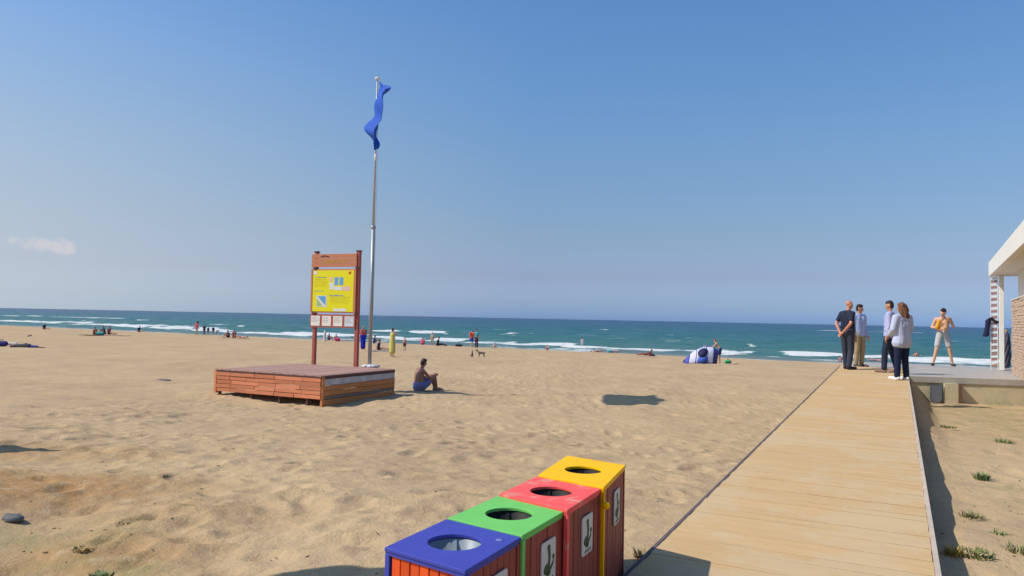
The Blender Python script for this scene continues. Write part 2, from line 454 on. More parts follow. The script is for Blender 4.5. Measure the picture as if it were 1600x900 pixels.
# footprints and scuffs
NF = 5200
fxs = rng.uniform(-13, 14, NF); fys = 3.2 + 27 * rng.random(NF) ** 1.35
for i in range(NF):
    cx, cy = fxs[i], fys[i]
    s0, t0 = st(cx, cy)
    if -1.6 < t0 < 1.0: continue
    dens = float(vnoise(cx * .3 + 9, cy * .3, 12))
    if dens < .33 and rng.random() < .7: continue
    a = rng.uniform(.055, .11) * (1 + .25 * rng.random()); c = a * rng.uniform(1.3, 2.5); ang = rng.uniform(0, math.pi)
    dep = rng.uniform(.006, .027)
    m = 3.2 * c
    i0, i1 = np.searchsorted(gx, [cx - m, cx + m]); j0, j1 = np.searchsorted(gy, [cy - m, cy + m])
    if i1 - i0 < 2 or j1 - j0 < 2: continue
    xx = X[j0:j1, i0:i1] - cx; yy = Y[j0:j1, i0:i1] - cy
    uu = (xx * math.cos(ang) + yy * math.sin(ang)) / c; vv = (-xx * math.sin(ang) + yy * math.cos(ang)) / a
    q = uu * uu + vv * vv
    relief[j0:j1, i0:i1] += -dep * np.exp(-q ** 1.6 * 1.1) + dep * .42 * np.exp(-((np.sqrt(q) - 1.45) / .38) ** 2)
flat = 1 - .75 * (sstep(-1.9, -1.4, T_) * (1 - sstep(.2, .5, T_)) * (S_ < 22))
rightcalm = 1 - .35 * sstep(0.2, 1.0, T_)
relief *= flat * rightcalm * dry * np.where((T_ > -1.45) & (T_ < .25) & (S_ < 22) & (S_ > -4), .1, 1.0)
# a low heap near the left edge
Z = Z + relief * land * np.clip(1 - np.abs(S_) / 260, 0, 1)
# stay below the deck
under = (T_ > DECK_L - .03) & (T_ < DECK_R + .03) & (S_ < 22) & (S_ > -4)
Z = np.where(under, np.minimum(Z, (deck_z(S_) - .10)), Z)
ny, nx = X.shape
co = np.stack([X, Y, Z], -1).reshape(-1, 3)
idx = np.arange(nx * ny).reshape(ny, nx)
quads = np.stack([idx[:-1, :-1], idx[:-1, 1:], idx[1:, 1:], idx[1:, :-1]], -1).reshape(-1, 4)
def grid_mesh(name, co, quads, attrs):
    me = bpy.data.meshes.new(name)
    me.vertices.add(len(co)); me.vertices.foreach_set('co', co.astype(np.float32).ravel())
    me.loops.add(quads.size); me.loops.foreach_set('vertex_index', quads.astype(np.int32).ravel())
    me.polygons.add(len(quads)); me.polygons.foreach_set('loop_start', np.arange(0, quads.size, 4, dtype=np.int32))
    me.polygons.foreach_set('loop_total', np.full(len(quads), 4, np.int32))
    me.polygons.foreach_set('use_smooth', np.ones(len(quads), bool))
    me.update(calc_edges=True)
    for k, v in attrs.items():
        a = me.attributes.new(k, 'FLOAT', 'POINT'); a.data.foreach_set('value', v.astype(np.float32).ravel())
    return me
def blob(x0, y0, rx, ry, soft=1.0):
    q = np.sqrt(((X - x0) / rx) ** 2 + ((Y - y0) / ry) ** 2); return 1 - sstep(1 - .5 * soft, 1 + .35 * soft, q)
pb = [hit(30, 760), hit(150, 860), hit(60, 700), hit(240, 800), hit(100, 880)]
brown = np.zeros_like(Z)
for p, (rx, ry, k) in zip(pb, ((1.5, .9, 1.0), (.7, .5, .8), (1.6, .5, .6), (1.2, .5, .4), (.8, .5, .7))):
    brown = np.maximum(brown, blob(p.x, p.y, rx, ry, 1.5) * k)
weed = sstep(.5, 1.4, T_) * (1 - sstep(20, 26, S_)) * sstep(.35, .6, vnoise(X * .7, Y * .7, 31) * .5 + vnoise(X * 2.3, Y * 2.3, 32) * .5)
weed = np.maximum(weed, sstep(14.2, 15.6, S_) * (1 - sstep(19, 20, S_)) * sstep(.3, .6, T_) * .8)
for p in (hit(150, 885), hit(100, 830)):
    weed = np.maximum(weed, blob(p.x, p.y, .5, .3, 1.5))
s2_ = S_ + 0.075 * np.minimum(T_ + 3, 0)
wet = sstep(65.3, 68.0, s2_ + 1.6 * (vnoise(T_ * .12, S_ * 0 + 5, 77) - .5))
g_me = grid_mesh('sand_ground', co, quads, dict(brown=brown, weed=weed, wet=wet))
ground = link('sand', g_me, sand_material()); ground['kind'] = 'structure'

# ------------------------------------------------------------------ the sea, in shore coordinates
us = np.concatenate([np.arange(64, 130, .4), np.array([130 * 1.013 ** k for k in range(430)])]); us = us[us < 42000]; us = np.append(us, 45000)
ut = axis(-190, 70, .55, 1.05, -60000, 60000)
TT, SS = np.meshgrid(ut, us)
# follow the bend of the shoreline
SB = SS + np.where(SS < 2000, -0.075 * np.minimum(TT + 3, 0) * (TT > -2500) * np.clip(1 - (SS - 90) / 900, 0, 1), 0)
SX = SB * B2.x + TT * T2.x; SY = SB * B2.y + TT * T2.y
ws = vnoise(TT * .03, SS * .01, 5) * 9
hgt = np.zeros_like(SS)
amp = np.clip(1 - (SS - 60) / 900, 0, 1)
ph = (SS + ws)
hgt += amp * .13 * np.sin(ph * .62 + 1.2 * vnoise(TT * .05, SS * .03, 6) * 6)
hgt += amp * .08 * np.sin(ph * 1.35 + vnoise(TT * .09, SS * .05, 8) * 8)
hgt += amp * .22 * (vnoise(TT * .22, SS * .8, 9) - .5)
hgt *= sstep(68, 76, SS)
foam = np.zeros_like(SS)
def foam_row(px0, px1, py, thick, k=1.0):
    """a breaking crest between two points on the water, thickness in photograph pixels at that distance"""
    global foam, hgt
    a = at_z(px0, py[0], -CAMZ + .0); c = at_z(px1, py[1], -CAMZ + .0)
    d = Vector((c.x - a.x, c.y - a.y)); L = d.length; d.normalize(); nrm = Vector((-d.y, d.x))
    dist = ((a + c) / 2).y; thick = thick * (.52 if px1 < 500 else .70); wd = thick * dist * dist / (F * CAMZ) * .5
    rx = SX - a.x; ry = SY - a.y
    al = rx * d.x + ry * d.y; ac = rx * nrm.x + ry * nrm.y + (vnoise(TT * .35, SS * 0 + 3, 41) - .5) * wd * .8
    e = min(L * .25, 3.0)
    w = sstep(-e, e * .6, al) * (1 - sstep(L - e * .6, L + e, al))
    f = w * np.exp(-(np.abs(ac) / wd) ** 2.5) * k
    foam = np.maximum(foam, f); hgt = hgt + .16 * f * (thick > 1.6)
rows = [(-60, 130, (501, 505), 3.2), (100, 170, (506, 508), 3), (165, 250, (508, 511), 5.5), (255, 300, (512.5, 514.5), 5.5), (300, 360, (515.5, 518), 4), (335, 420, (519, 521.5), 3.5),
        (380, 440, (521, 522), 3.6), (430, 512, (522, 524), 5.5), (505, 580, (524, 526), 5), (570, 655, (528, 531), 4), (592, 626, (518, 518), 3.2, 1.0), (642, 698, (519.5, 520.5), 6.0), (684, 735, (531.5, 533), 6.5),
        (600, 690, (531, 533), 3, .8), (730, 800, (536, 538), 5), (790, 890, (538.5, 541.5), 5), (880, 950, (543, 545), 5.5), (945, 1070, (548, 550), 4.5), (1060, 1150, (550, 552), 5.5), (1134, 1150, (552, 553), 6),
        (1228, 1318, (554.5, 556.5), 8), (1310, 1400, (559, 561), 5), (1400, 1560, (562, 567), 6), (130, 175, (496.5, 497), 3.0), (-30, 75, (493, 494), 1.4, .7), (80, 130, (495, 496), 1.4, .6),
        (800, 816, (521, 521.5), 2.2, .9), (1352, 1364, (518, 518), 2.2, .9), (1130, 1215, (556, 557), 3, .7), (210, 240, (500, 500.6), 1.6, .7), (330, 352, (507, 507.5), 1.3, .6), (370, 384, (510, 510.3), 1.6, .7),
        (940, 950, (515, 515.2), 1.3, .8), (1040, 1056, (524, 524.3), 1.5, .6), (1215, 1230, (531, 531.3), 1.8, .6), (1480, 1500, (533, 533.5), 1.6, .8), (1170, 1180, (542, 542.2), 2.5, .7)]
for rw in rows: foam_row(rw[0], rw[1], rw[2], rw[3], rw[4] if len(rw) > 4 else 1.0)
# swash: thin lace along the very edge of the water
edge = (SS - 69.2) + (vnoise(TT * .10, SS * 0 + 9, 55) - .5) * 1.6
foam = np.maximum(foam, .62 * np.exp(-((edge - .2) / 1.1) ** 2))
foam = np.maximum(foam, .52 * np.exp(-((edge - 3.5) / 2.4) ** 2) * sstep(.35, .7, vnoise(TT * .06, SS * 0, 58)))
caps = sstep(.84, .93, vnoise(TT * .16 + 40, SS * .28, 91)) * sstep(90, 120, SS) * np.clip(1 - (SS - 120) / 900, 0, 1)
foam = np.maximum(foam, caps * .42)
sco = np.stack([SX, SY, hgt], -1).reshape(-1, 3)
n1, n0 = SS.shape
ids = np.arange(n0 * n1).reshape(n1, n0)
sq = np.stack([ids[:-1, :-1], ids[:-1, 1:], ids[1:, 1:], ids[1:, :-1]], -1).reshape(-1, 4)
sea = link('sea', grid_mesh('sea', sco, sq, dict(foam=foam, shallow=.85 * np.exp(-np.maximum(SS - 68.5 - (vnoise(TT * .12, SS * 0, 71) - .5) * 3, 0) / 2.6))), sea_material()); sea['kind'] = 'structure'

# ------------------------------------------------------------------ boardwalk
M_plank = mat('boardwalk_wood', (.56, .370, .180), rough=.85, spec=.15, var=.09, scale=2.6, stretch=(1, 9, 9), randv=.03, bump=.3, bscale=9, dirt=((.57, .42, .255), 1.3, .44, .55), world=BANG)
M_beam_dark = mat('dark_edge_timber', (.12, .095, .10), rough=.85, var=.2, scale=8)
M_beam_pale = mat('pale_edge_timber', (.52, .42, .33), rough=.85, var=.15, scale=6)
deck = thing('boardwalk', 'long pale wooden boardwalk of cross planks leading up to the concrete terrace', 'boardwalk', W(0, 0, 0), BANG)
slope = math.atan(.0190)
S0, S1 = -3.0, 21.6
variants = []
for k in range(6):
    l0 = (DECK_R - DECK_L) / 2 - .026 + random.uniform(-.0015, .0015)
    mb = MB(); mb.box((random.uniform(-.004, .004), 0, 0), (l0 + .016, .0660, .016), jit=.0012)
    me = mb.mesh('plank'); me.materials.append(M_plank); variants.append(me)
s = S0; pitch_p = .135; cc = (DECK_L + DECK_R) / 2
while s < S1:
    o = bpy.data.objects.new('plank', variants[random.randrange(6)]); COL.objects.link(o); o.parent = deck
    o.location = (cc + random.uniform(-.0015, .0015), s, deck_z(s) - .016 + random.uniform(-.0022, .0022))
    o.rotation_euler = (slope + random.uniform(-.004, .004), random.uniform(-.0015, .0015), random.uniform(-.002, .002))
    s += pitch_p
def along(name, t0, t1, ztop, zbot, m, par):
    mb = MB()
    n = 8
    for i in range(n):
        a = S0 - .05 + (S1 + .1 - S0) * i / n; b = S0 - .05 + (S1 + .1 - S0) * (i + 1) / n - .004
        mb.prism([(t0, a, deck_z(a) + zbot), (t1, a, deck_z(a) + zbot), (t1, b, deck_z(b) + zbot), (t0, b, deck_z(b) + zbot)],
                 [(t0, a, deck_z(a) + ztop), (t1, a, deck_z(a) + ztop), (t1, b, deck_z(b) + ztop), (t0, b, deck_z(b) + ztop)])
    return mb.build(name, m, par)
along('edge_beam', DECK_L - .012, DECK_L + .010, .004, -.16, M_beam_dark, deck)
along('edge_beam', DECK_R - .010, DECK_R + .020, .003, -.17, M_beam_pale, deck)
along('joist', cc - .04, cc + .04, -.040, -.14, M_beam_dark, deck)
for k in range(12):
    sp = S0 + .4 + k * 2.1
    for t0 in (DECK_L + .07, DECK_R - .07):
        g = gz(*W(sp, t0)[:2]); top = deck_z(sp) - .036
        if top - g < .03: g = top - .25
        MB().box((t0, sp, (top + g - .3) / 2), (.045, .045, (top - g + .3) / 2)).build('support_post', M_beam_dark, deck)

# ------------------------------------------------------------------ concrete terrace
M_conc = mat('wet_concrete', (.40, .36, .31), rough=.55, spec=.4, var=.12, scale=3, bump=.2, bscale=30, dirt=((.31, .29, .27), 1.0, .5, .6))
M_wall_c = mat('old_plastered_concrete', (.52, .44, .28), rough=.9, var=.18, scale=3, bump=.4, bscale=25, dirt=((.30, .30, .16), 1.6, .50, .7))
TZ = -1.15 + CAMZ
terr = thing('concrete_terrace', 'low wet concrete terrace with a stained plaster front wall right of the boardwalk', 'terrace')
fl = at_z(1419, 587.5, -1.15); fr_ = at_z(1600, 594, -1.15)
fdir = Vector((fr_.x - fl.x, fr_.y - fl.y, 0)).normalized()
A = W(18.2, DECK_R + .03); A = Vector((fl.x, fl.y, 0))
sA, tA = st(A.x, A.y)
A = W(sA, DECK_R + .03)
Bp = A + fdir * 9.0
sB, tB = st(Bp.x, Bp.y)
Cq = W(25.6, tB); Dq = W(25.6, DECK_R + .03)
E1 = W(25.6, DECK_L + .05); E2 = W(21.72, DECK_L + .05); E3 = W(21.72, DECK_R + .03)
def vz(p, z): return Vector((p.x, p.y, z))
poly = [A, Bp, Cq, E1, E2, E3]
MB().prism([vz(p, TZ - .13) for p in poly], [vz(p, TZ) for p in poly]).build('slab', M_conc, terr)
ins = [A + Vector((.06, .018, 0)), Bp + Vector((-.1, .018, 0)), Cq + (Bp - Cq).normalized() * .1, E1 + Vector((.1, -.1, 0)), E2 + Vector((.05, .05, 0)), E3 + Vector((.08, .05, 0))]
MB().prism([vz(p, TZ - 1.6) for p in ins], [vz(p, TZ - .132) for p in ins]).build('retaining_wall', M_wall_c, terr)
fn_ = Vector((fdir.y, -fdir.x, 0))
def on_front(px, py, off=0.0):
    d = ray(px, py); # intersect with front wall's vertical plane
    k = (A - Vector((0, 0, 0))).dot(fn_) / d.dot(fn_); p = Vector((0, 0, CAMZ)) + d * k
    return p - fn_ * off if False else p
q0 = on_front(1474, 600); q1 = on_front(1495, 600)
wv = (q1 - q0).length / 2; cm = (q0 + q1) / 2
MB().box((cm.x + fn_.x * .03, cm.y + fn_.y * .03, TZ - .131 - .35), (wv, .09, .35), (fdir, fn_, Vector((0, 0, 1)))).build('buttress', M_wall_c, terr)
q2 = on_front(1497.5, 600)
MB().box((q2.x + fn_.x * .045, q2.y + fn_.y * .045, TZ - .131 - .3), (.035, .09, .3), (fdir, fn_, Vector((0, 0, 1)))).build('wooden_batten', mat('dark_brown_wood', (.16, .085, .05), rough=.8), terr)
# rounded grey panel leaning against the wall
pc = on_front(1461.5, 593)
pan = thing('grey_panel', 'blue grey round ended board standing against the front wall of the terrace', 'board', vz(pc + fn_ * .10, gz(pc.x, pc.y)), math.atan2(fdir.y, fdir.x))
prof = []
hw, hh = .135, .40
for k in range(0, 13):
    a = math.pi + math.pi * k / 12; prof.append((hw * math.cos(a), hw * .9 * math.sin(a) + hw * .7))
prof += [(hw, hh), (-hw, hh)]
MB().prism([(x, .0 - .02, z) for x, z in prof], [(x, .02, z) for x, z in prof]).build('board', mat('blue_grey_paint', (.115, .125, .14), rough=.6, var=.15, scale=5), pan)
MB().prism([(x * .72, -.034, z * .86 + .03) for x, z in prof], [(x * .72, -.021, z * .86 + .03) for x, z in prof]).build('face_sheet', mat('grey_sheet', (.145, .155, .17), rough=.5, var=.12, scale=4), pan)

# ------------------------------------------------------------------ beach building at the right edge
M_white = mat('white_paint', (.78, .75, .68), rough=.6, var=.04, scale=3)
M_wallp = mat('cream_render', (.74, .71, .65), rough=.85, var=.05, scale=2)
M_stone = mat('beige_stone_cladding', (.50, .36, .26), rough=.9, var=.18, scale=6, bump=.5, bscale=22, randv=.12)
bld = thing('beach_building', 'white beach building with flat canopy and stone clad wall at the right edge', 'building', W(0, 0, 0), BANG)
z1 = 1.80 + CAMZ; z0 = 1.42 + CAMZ
WT = 2.66                                     # left face of the wall
mb = MB(); mb.box((2.25 + .06, (24.45 + 12) / 2, (z0 + z1) / 2), (.06, (24.45 - 12) / 2, (z1 - z0) / 2)); mb.build('fascia', M_white, bld)
mb = MB(); mb.box((2.37 + 3.9, 24.45 - .06, (z0 + z1) / 2), (3.9 - .002, .06, (z1 - z0) / 2 - .002)); mb.build('fascia', M_white, bld)
mb = MB(); mb.box((2.372 + 3.8, (24.33 + 12) / 2, z0 + .06), (3.8, (24.326 - 12) / 2, .05)); mb.build('soffit', M_wallp, bld)
mb = MB(); mb.box((2.372 + 3.8, (24.33 + 12) / 2, z1 - .05), (3.8, (24.326 - 12) / 2, .04)); mb.build('roof', M_white, bld)
mb = MB(); mb.box((2.52, 24.05, (TZ + z0) / 2 + .005), (.055, .055, (z0 - TZ) / 2 - .003)); bevel(mb.build('column', M_white, bld), .006)
zs = .69 + CAMZ
SE = 22.85
mb = MB(); mb.box((WT + .10 + 2.5, (SE - .02 + 19.2) / 2, (TZ + zs) / 2), (2.5, (SE - .02 - 19.2) / 2, (zs - TZ) / 2 - .003)); mb.build('base_wall', M_stone, bld)
# upper white wall with a window opening
ys0, ys1 = 19.7, 21.3; wz0, wz1 = .76 + CAMZ, 1.18 + CAMZ
mb = MB()
for (a, b, c, d) in ((19.2, ys0, zs, z0), (ys1, SE - .04, zs, z0), (ys0, ys1, zs, wz0), (ys0, ys1, wz1, z0)):
    mb.box((WT + .14 + .12, (a + b) / 2, (c + d) / 2 + .002), (.12, (b - a) / 2, (d - c) / 2))
mb.box((WT + .38 + 2.1, SE - .16, (zs + z0) / 2 + .002), (2.1, .118, (z0 - zs) / 2))
mb.build('wall', M_wallp, bld)
wfr = MB()
for (a, b, c, d) in ((ys0, ys1, wz0, wz0 + .05), (ys0, ys1, wz1 - .05, wz1), (ys0, ys0 + .05, wz0 + .05, wz1 - .05), (ys1 - .05, ys1, wz0 + .05, wz1 - .05)):
    wfr.box((WT + .17, (a + b) / 2, (c + d) / 2), (.02, (b - a) / 2, (d - c) / 2))
wf = wfr.build('window', M_white, bld)
MB().box((WT + .19, (ys0 + ys1) / 2, (wz0 + wz1) / 2), (.006, (ys1 - ys0) / 2 - .03, (wz1 - wz0) / 2 - .03)).build('pane', mat('window_glass', (.10, .13, .16), rough=.08, spec=.7), wf)
# courses of split stone
mb = MB(); zc = TZ + .002; row = 0
while zc < zs - .02:
    h = random.uniform(.05, .085); h = min(h, zs - zc)
    y = 19.2
    while y < SE - .03:
        ln = min(random.uniform(.16, .42), SE - y)
        mb.box((WT + .05 + random.uniform(-.012, .012), y + ln / 2, zc + h / 2), (.055, ln / 2 - .004, h / 2 - .004), jit=.004); y += ln
    x = WT + .115
    while x < 5.2:
        ln = random.uniform(.16, .42)
        mb.box((x + ln / 2, SE - .02 + random.uniform(-.006, .012) + .03, zc + h / 2), (ln / 2 - .004, .03, h / 2 - .004), jit=.003); x += ln
    zc += h
sto = mb.build('stone_cladding', M_stone, bld, fix=False); sto['kind'] = 'stuff'
mb = MB(); mb.box((WT + .10, (SE + 19.2) / 2, zs + .02), (.12, (SE - 19.2) / 2 + .02, .017)); mb.build('coping', mat('pale_coping', (.6, .52, .42), rough=.8), bld)

BR = R(-2.3); pv = W(24.45, 2.25)
bld.location = pv - (Matrix.Rotation(BR, 3, 'Z') @ pv); bld.rotation_euler.z = BANG + BR
# slatted screen of red and white strips by the column
scr = thing('slatted_screen', 'tall narrow screen of red and white slats hanging from the canopy edge', 'screen', W(24.15, 2.30, TZ), BANG)
Mred = mat('faded_red_slat', (.36, .17, .14), rough=.7, var=.12); Mws = mat('white_slat', (.72, .70, .68), rough=.7, var=.06)
Hs = z0 - TZ
for xx in (-.035, .125):
    MB().box((xx, 0, Hs / 2), (.008, .012, Hs / 2 - .004)).build('stile', Mws, scr)
sl = []
for m_ in (Mred, Mws):
    mb = MB(); mb.box((0, 0, 0), (.071, .010, .030), (Vector((1, 0, .12)).normalized(), Vector((0, 1, 0)), Vector((-.12, 0, 1)).normalized())); me = mb.mesh('slat'); me.materials.append(m_); sl.append(me)
k = 0; z = .12
while z < Hs - .05:
    link('slat', sl[k % 2], None, scr, (.045, 0, z)); k += 1; z += .082
# dark garment hung on it
gar = thing('hanging_garment', 'navy garment hung from the red and white slatted screen', 'garment', W(24.1, 2.21, TZ + 1.27), BANG)
mb = MB()
ring = []
for i, (w_, d_, z_) in enumerate(((.03, .02, .12), (.065, .035, .07), (.06, .04, -.08), (.062, .045, -.22), (.07, .05, -.34), (.05, .03, -.37))):
    for k in range(12):
        a = 2 * math.pi * k / 12; rr = 1 + .18 * math.sin(3 * a + i)
        ring.append(Vector((w_ * math.cos(a) * rr - .015 * i, d_ * math.sin(a) * rr, z_)))
fs = [tuple(range(12))[::-1], tuple(range(60, 72))]
for i in range(5):
    for k in range(12): fs.append((i * 12 + k, i * 12 + (k + 1) % 12, (i + 1) * 12 + (k + 1) % 12, (i + 1) * 12 + k))
mb.add(ring, fs, True); mb.build('cloth', mat('navy_cloth', (.02, .022, .07), rough=.9), gar)
mb = MB(); mb.tube([(0, 0, .12), (.08, 0, .13), (.15, 0, .05), (.24, .0, .03)], [.03, .035, .04, .03], 8); mb.build('strap', mat('black_cloth', (.015, .015, .02), rough=.9), gar)
# folded parasol behind the column
pz = at_z(1572, 577, -1.15)
par = thing('folded_parasol', 'folded dark striped beach parasol leaning beside the stone wall', 'parasol', pz)
mb = MB(); n = 24
vs = []; lv = [(0.055, .04), (.085, .12), (.10, .35), (.095, .6), (.085, .85), (.06, .98), (.03, 1.04)]
for i, (r_, z_) in enumerate(lv):
    for k in range(n):
        a = 2 * math.pi * k / n + z_ * 2.6; rr = r_ * (1 + .22 * math.cos(8 * (a - z_ * 2.6)))
        vs.append((rr * math.cos(a), rr * math.sin(a), z_))
fs = [tuple(range(n))[::-1], tuple(range((len(lv) - 1) * n, len(lv) * n))]
for i in range(len(lv) - 1):
    for k in range(n): fs.append((i * n + k, i * n + (k + 1) % n, (i + 1) * n + (k + 1) % n, (i + 1) * n + k))
mb.add(vs, fs, True); mb.build('canopy', mat('slate_canvas', (.10, .10, .15), rough=.9, var=.35, scale=6, stretch=(1, 1, 3)), par)
MB().tube([(0, 0, 0), (0, 0, 1.12)], .014, 8).build('pole', mat('pole_wood', (.45, .30, .16), rough=.7), par)
MB().tube([(.0, 0, 1.02), (.03, 0, 1.07), (.05, 0, 1.02)], .025, 8).build('finial', mat('ochre_plastic', (.50, .33, .12), rough=.5), par)

# ------------------------------------------------------------------ platform with information board
PZ = -1.42 + CAMZ
pn = at_z(503, 587, -1.42); pl = at_z(337, 576, -1.42); pr = at_z(620, 577, -1.42)
e1 = Vector((pn.x - pl.x, pn.y - pl.y, 0)); L1 = e1.length; e1.normalize()
e2 = Vector((-e1.y, e1.x, 0)); L2 = (Vector((pr.x - pn.x, pr.y - pn.y, 0))).dot(e2)
# local frame: origin near corner, x = -e1 direction (to the left corner), y = e2 (away)
plat = thing('wooden_platform', 'square raised wooden platform of reddish boards standing on the sand', 'platform', (pn.x, pn.y, 0), math.atan2(e1.y, e1.x))
PG = gz(pn.x, pn.y)
M_top = mat('weathered_deck_board', (.40, .23, .18), rough=.8, var=.15, scale=6, stretch=(10, 1, 10), randv=.12, dirt=((.44, .31, .24), 1.5, .5, .5))
M_red = mat('red_brown_board', (.60, .215, .105), rough=.65, spec=.25, var=.16, scale=4, stretch=(1, 8, 8), randv=.16, bump=.2, bscale=20)
M_brn = mat('ochre_brown_board', (.50, .20, .065), rough=.65, var=.15, scale=4, stretch=(8, 1, 8), randv=.12)
M_trim = mat('dark_trim_board', (.11, .05, .045), rough=.8, var=.2, scale=5)
M_gry = mat('grey_membrane', (.42, .42, .44), rough=.7, var=.2, scale=4, dirt=((.62, .62, .62), 3, .5, .6))
nb = int(L1 / .12); wdt = L1 / nb
tv = []
for k in range(4):
    mb = MB(); mb.box((0, L2 / 2 + random.uniform(-.02, .02), 0), (wdt / 2 - .006, L2 / 2 + .03, .0125), jit=.0015); me = mb.mesh('board'); me.materials.append(M_top); tv.append(me)
for i in range(nb):
    link('board', tv[random.randrange(4)], None, plat, (-(i + .5) * wdt, random.uniform(-.012, .012), PZ - .0125 + random.uniform(-.003, .003)), (0, 0, random.uniform(-.002, .002)))
# front left face: five courses of boards in butted lengths
zt = PZ - .065; bh = .098
fv = {}
for r_ in range(5):
    x = 0.0; lens = [(.55, .85, .65, .80, 1), (.80, .62, .90, .55, 1), (.62, .75, .55, .9, 1)][r_ % 3]
    for q, ln in enumerate(lens):
        ln = min(ln, L1 - x - .06)
        if ln < .05: break
        mb = MB(); mb.box((0, 0, 0), (ln / 2 - .004, .011, bh / 2 - .006), jit=.0025)
        o = mb.build('board', M_red, plat, (-(x + ln / 2) - .012, -.013 + random.uniform(-.012, .006), zt - bh * (r_ + .5)))
        o.rotation_euler = (random.uniform(-.10, .10), random.uniform(-.004, .004), 0); bevel(o, .003, 1)
        x += ln
zb = zt - bh * 5
MB().box((-L1 / 2 + .006, -.006, PZ - .045), (L1 / 2 + .0, .018, .019)).build('trim', M_trim, plat)
MB().box((-L1 + .03, .0, (PZ - .03 + zb - .04) / 2), (.035, .035, (PZ - .03 - zb + .04) / 2)).build('corner_post', M_red, plat)
MB().box((.0, .035, (PZ - .03 + PG - .1) / 2), (.030, .036, (PZ - .03 - PG + .1) / 2)).build('corner_post', M_brn, plat)
for fx_ in (-.45, -1.3, -2.2, -L1 + .12):
    MB().box((fx_, .05, (zb + .02 + PG - .3) / 2), (.03, .03, (zb + .02 - PG + .3) / 2)).build('foot', M_trim, plat)
# right face
def face_r(name, z_hi, z_lo, m, off, nseg=2):
    for q in range(nseg):
        a = .07 + (L2 - .07) * q / nseg; b = .07 + (L2 - .07) * (q + 1) / nseg - .006
        o = MB().box((off, (a + b) / 2, (z_hi + z_lo) / 2), (.012, (b - a) / 2, (z_hi - z_lo) / 2 - .003), jit=.001).build(name, m, plat)
face_r('trim', PZ - .028, PZ - .085, M_trim, .022, 1)
face_r('membrane_gap_strip', PZ - .087, PZ - .24, M_gry, .006, 2)
face_r('board', PZ - .243, PZ - .36, M_brn, .018, 2)
face_r('board', PZ - .364, PZ - .48, M_brn, .014, 2)
face_r('board', PZ - .565, PZ - .76, M_brn, .020, 1)
face_r('membrane_gap_strip', PZ - .483, PZ - .562, mat('gap_shade_grey', (.22, .17, .14), rough=.8), -.004, 1)  # gap between the boards, its shade put into the strip's colour
for yy in (.05, L2 / 2, L2 - .03):
    MB().box((-.02, yy, (PZ - .09 + PG - .2) / 2), (.018, .025, (PZ - .09 - PG + .2) / 2)).build('stud', M_trim, plat)
MB().box((-L1 / 2, L2 + .012, (PZ - .03 + zb) / 2), (L1 / 2, .012, (PZ - .03 - zb) / 2)).build('board', M_red, plat)
MB().box((-L1 - .012, L2 / 2, (PZ - .03 + zb) / 2), (.012, L2 / 2, (PZ - .03 - zb) / 2)).build('board', M_red, plat)

# information board
bl = at_z(488.5, 569.5, -1.42); br = at_z(554.5, 573, -1.42)
bd = Vector((br.x - bl.x, br.y - bl.y, 0)); BWd = bd.length
brd = thing('information_board', 'yellow beach information board on two red wooden posts standing on the platform', 'sign', (bl.x, bl.y, PZ), math.atan2(bd.y, bd.x))
M_post = mat('red_painted_post', (.38, .10, .07), rough=.6, var=.15, scale=5, stretch=(6, 6, 1))
M_hdr = mat('orange_brown_header', (.52, .20, .10), rough=.6, var=.15, scale=5, stretch=(1, 6, 8))
Hb = at_D(560, 393, br.y).z - PZ
def zrel(px, py, D): return at_D(px, py, D).z - PZ
yr = br.y
ztop = Hb
zh1, zh0 = zrel(560, 396, yr), zrel(560, 417, yr)
zy1, zy0 = zrel(556, 420, yr), zrel(556, 489.5, yr)
zl1, zl0 = zrel(556, 492, yr), zrel(556, 513, yr)
for (x, wd_) in ((0.0, .045), (BWd, .055)):
    bevel(MB().box((x, .05, (zl0 + .02) / 2), (wd_, .05, (zl0 + .02) / 2)).build('post', M_post, brd), .006)
    bevel(MB().box((x, .05, (zl0 + .022 + Hb) / 2), (wd_ * .92, .05, (Hb - zl0 - .022) / 2)).build('post', M_post, brd), .006)
    MB().box((x, .05, Hb + .018), (wd_ + .008, .06, .017)).build('post_cap', M_trim, brd)
    for zz in ((zh0 + zy1) / 2, (zy0 + zl1) / 2):
        MB().box((x, -.03, zz), (.05, .025, .022)).build('bracket', M_trim, brd)
x0, x1 = -.12, BWd - .02
xm = (x0 + x1) / 2; xw = (x1 - x0) / 2
for k in range(3):
    hh_ = (zh1 - zh0) / 3
    bevel(MB().box((xm, -.016, zh0 + hh_ * (k + .5)), (xw + random.uniform(-.006, .006), .015, hh_ / 2 - .003)).build('header_plank', M_hdr, brd), .003)
MB().box((xm, -.008, (zy0 + zy1) / 2), (xw - .01, .012, (zy1 - zy0) / 2)).build('back_panel', M_hdr, brd)
yx0, yx1 = x0 + .065, x1 - .08
M_yel = mat('yellow_print', (.78, .70, .015), rough=.45, var=.03)
poster = MB().box(((yx0 + yx1) / 2, -.026, (zy0 + zy1) / 2), ((yx1 - yx0) / 2, .005, (zy1 - zy0) / 2 - .035)).build('poster', M_yel, brd)
for (x, dx) in ((x0 + .03, .028), (x1 - .035, .033)):
    MB().box((x, -.026, (zy0 + zy1) / 2), (dx, .012, (zy1 - zy0) / 2)).build('side_batten', M_hdr, brd)
